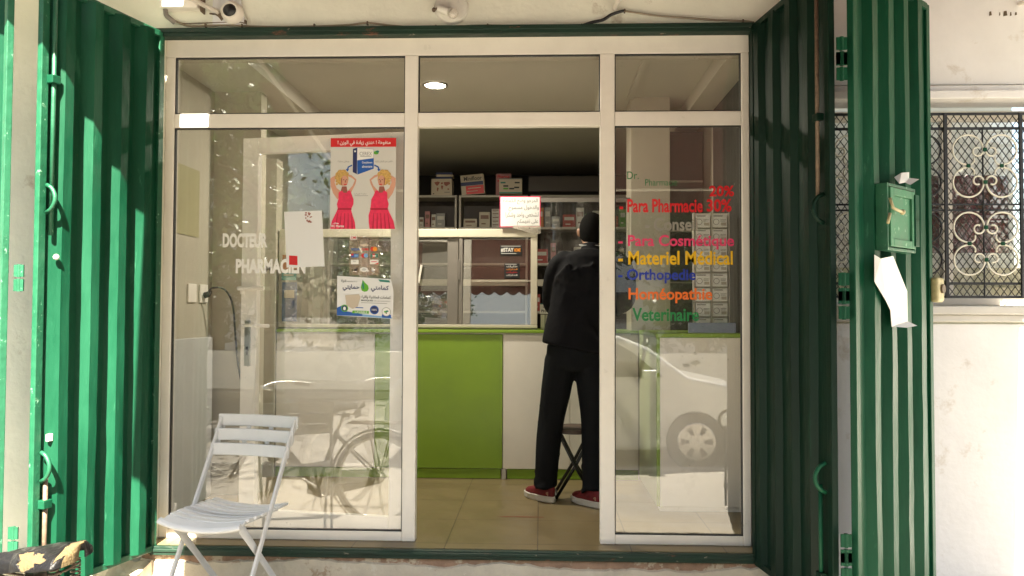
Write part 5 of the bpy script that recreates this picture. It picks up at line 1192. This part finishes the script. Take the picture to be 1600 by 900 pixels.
for wx in (.74, 3.32):
    w = thing('wheel', None, None); w.parent = car
    for yy in (CYN-.02, CYF+.2):
        b = MB(); b.tube([(CX0+wx, yy-.17, CG+.31), (CX0+wx, yy+.015, CG+.31)], .31, 36); b.build('tyre', 'rubber', w, bevel=.02)
        b = MB(); b.tube([(CX0+wx, yy+.016, CG+.31), (CX0+wx, yy+.024, CG+.31)], [.20, .19], 30)
        b.build('rim', 'chrome', w, smooth='auto')
        b = MB()
        for k in range(6): a = k*math.pi/3; b.prism([(CX0+wx+.08*math.cos(a-.2), yy+.0245, CG+.31+.08*math.sin(a-.2)), (CX0+wx+.17*math.cos(a-.2), yy+.0245, CG+.31+.17*math.sin(a-.2)), (CX0+wx+.17*math.cos(a+.2), yy+.0245, CG+.31+.17*math.sin(a+.2)), (CX0+wx+.08*math.cos(a+.2), yy+.0245, CG+.31+.08*math.sin(a+.2))], (0, .002, 0))
        b.build('rim_openings', 'black', w)
for x in (1.70, 2.9): b = MB(); b.box((CX0+x, yn(.6)-.004, CG+.35), (CX0+x+.006, yn(.6)+.001, CG+.95)); b.build('door_gap', 'black', car)
for x in (1.5, 2.65): b = MB(); b.box((CX0+x-.15, yn(.8)-.01, CG+.80), (CX0+x, yn(.8)+.02, CG+.825)); b.build('door_handle', 'carpaint', car, bevel=.006)
b = MB(); b.box((CX0+3.75, yn(.7)-.15, CG+.62), (CX0+4.07, yn(.7)-.06, CG+.76)); b.build('headlight', 'chrome', car, bevel=.02)
b = MB(); b.box((CX0+2.75, yn(.98), CG+.96), (CX0+2.9, yn(.98)+.14, CG+1.06)); b.build('wing_mirror', 'carpaint', car, bevel=.02)

# ================================================================== ACROSS THE STREET (mirrored in the glass)
fb = thing('white_apartment_block', 'white rendered apartment block across the street mirrored in the counter screen', 'building', (0, -24, -.4))
b = MB(); b.box((-16, -30, -.42), (16, -24, 12)); b.build('wall', 'far_wall', fb)
for fl in range(4):
    for k in range(17):
        x = -15+k*1.8; z = .9+fl*2.6
        b = MB(); b.box((x, -23.99, z), (x+.62, -23.94, z+.95)); w_ = b.build('window', 'far_glass', fb)
        b = MB(); b.box((x-.06, -23.985, z-.08), (x+.68, -23.88, z-.005)); b.build('sill', 'kerb', w_)
        if (k+fl) % 3: b = MB(); b.box((x-.34, -23.985, z), (x-.03, -23.95, z+.95)); b.build('shutter', 'alu_grey', w_)
b = MB(); b.box((-16.2, -30.2, 12.001), (16.2, -23.7, 12.3)); b.build('parapet', 'far_wall', fb)
def tree(x, y, h, r, n, lab, m='leaf', z0=1.2, seed=1, flat=1., leafs=.085):
    rr = random.Random(seed); t = thing('street_tree', lab, 'tree', (x, y, -.4), 'trees across the street')
    b = MB(); top = V(x, y, h*.75); b.tube(smoothpts([(x, y, -.42), (x+.05, y, .8), (x-.06, y+.05, 1.8), (x, y, h*.55), tuple(top)], 4), [.17-.008*i for i in range(17)], 10)
    b.build('trunk', 'bark', t, smooth=True)
    cl = []
    b = MB()
    for k in range(16):
        a = rr.uniform(0, 6.28); zz = rr.uniform(z0, h); rad = r*math.sqrt(max(.1, 1-((zz-(z0+h)/2)/((h-z0)/2+.5))**2))*rr.uniform(.4, 1)
        c = V(x+rad*math.cos(a), y+rad*math.sin(a)*flat, zz); cl.append(c)
        s_ = V(x, y, max(1.3, min(zz-.5, h*.6))); b.tube([s_, (s_+c)/2+V(0, 0, .15), c], [.05, .03, .012], 6)
    b.build('limbs', 'bark', t, smooth=True)
    vs = []; fs = []
    for k in range(n):
        c = rr.choice(cl); q = c+V(rr.gauss(0, 1), rr.gauss(0, 1), rr.gauss(0, .8))*r*.27
        s_ = leafs*rr.uniform(.6, 1.3); ax = V(rr.gauss(0, 1), rr.gauss(0, 1), rr.gauss(0, 1)).normalized(); bx = ax.orthogonal().normalized()
        bx = (Matrix.Rotation(rr.uniform(0, 6.28), 3, ax) @ bx); i = len(vs)
        vs += [q-ax*s_, q+bx*s_*.4, q+ax*s_, q-bx*s_*.4]; fs.append((i, i+1, i+2, i+3))
    b = MB(); b.add(vs, fs); b.build('crown', m, t)
tree(-4.0, -8.6, 6.4, 1.7, 7000, 'tall loose leaved tree on the near kerb left of the shop', 'leaf', 1.9, 3)
tree(-6.6, -13, 6.5, 2.6, 9000, 'wide dark tree farthest left across the street', 'leaf2', .9, 5, leafs=.13)
tree(-4.6, -14.5, 5.5, 1.9, 7000, 'dark tree left of the gap across the street', 'leaf2', .9, 8, leafs=.13)
tree(3.9, -13.5, 5.8, 1.9, 8000, 'dark leafy tree right of the gap across the street', 'leaf2', .7, 11, leafs=.13)
tree(6.2, -13, 6.5, 2.4, 9000, 'broad dark tree farthest right across the street', 'leaf2', .7, 15, leafs=.13)
tree(-2.5, -20, 5.2, .45, 1800, 'slim bright tree in front of the white apartment block', 'leaf', 2.2, 21)
b = MB(); b.box((-14, -11.9, -.42), (-1.4, -11.65, .35)); tag(b.build('low_wall', 'far_wall', bevel=.02), 'low white wall along the pavement left of the gap across the street', 'wall')
b = MB(); b.box((1.6, -11.9, -.42), (14, -11.65, .35)); tag(b.build('low_wall', 'far_wall', bevel=.02), 'low white wall along the pavement right of the gap across the street', 'wall')
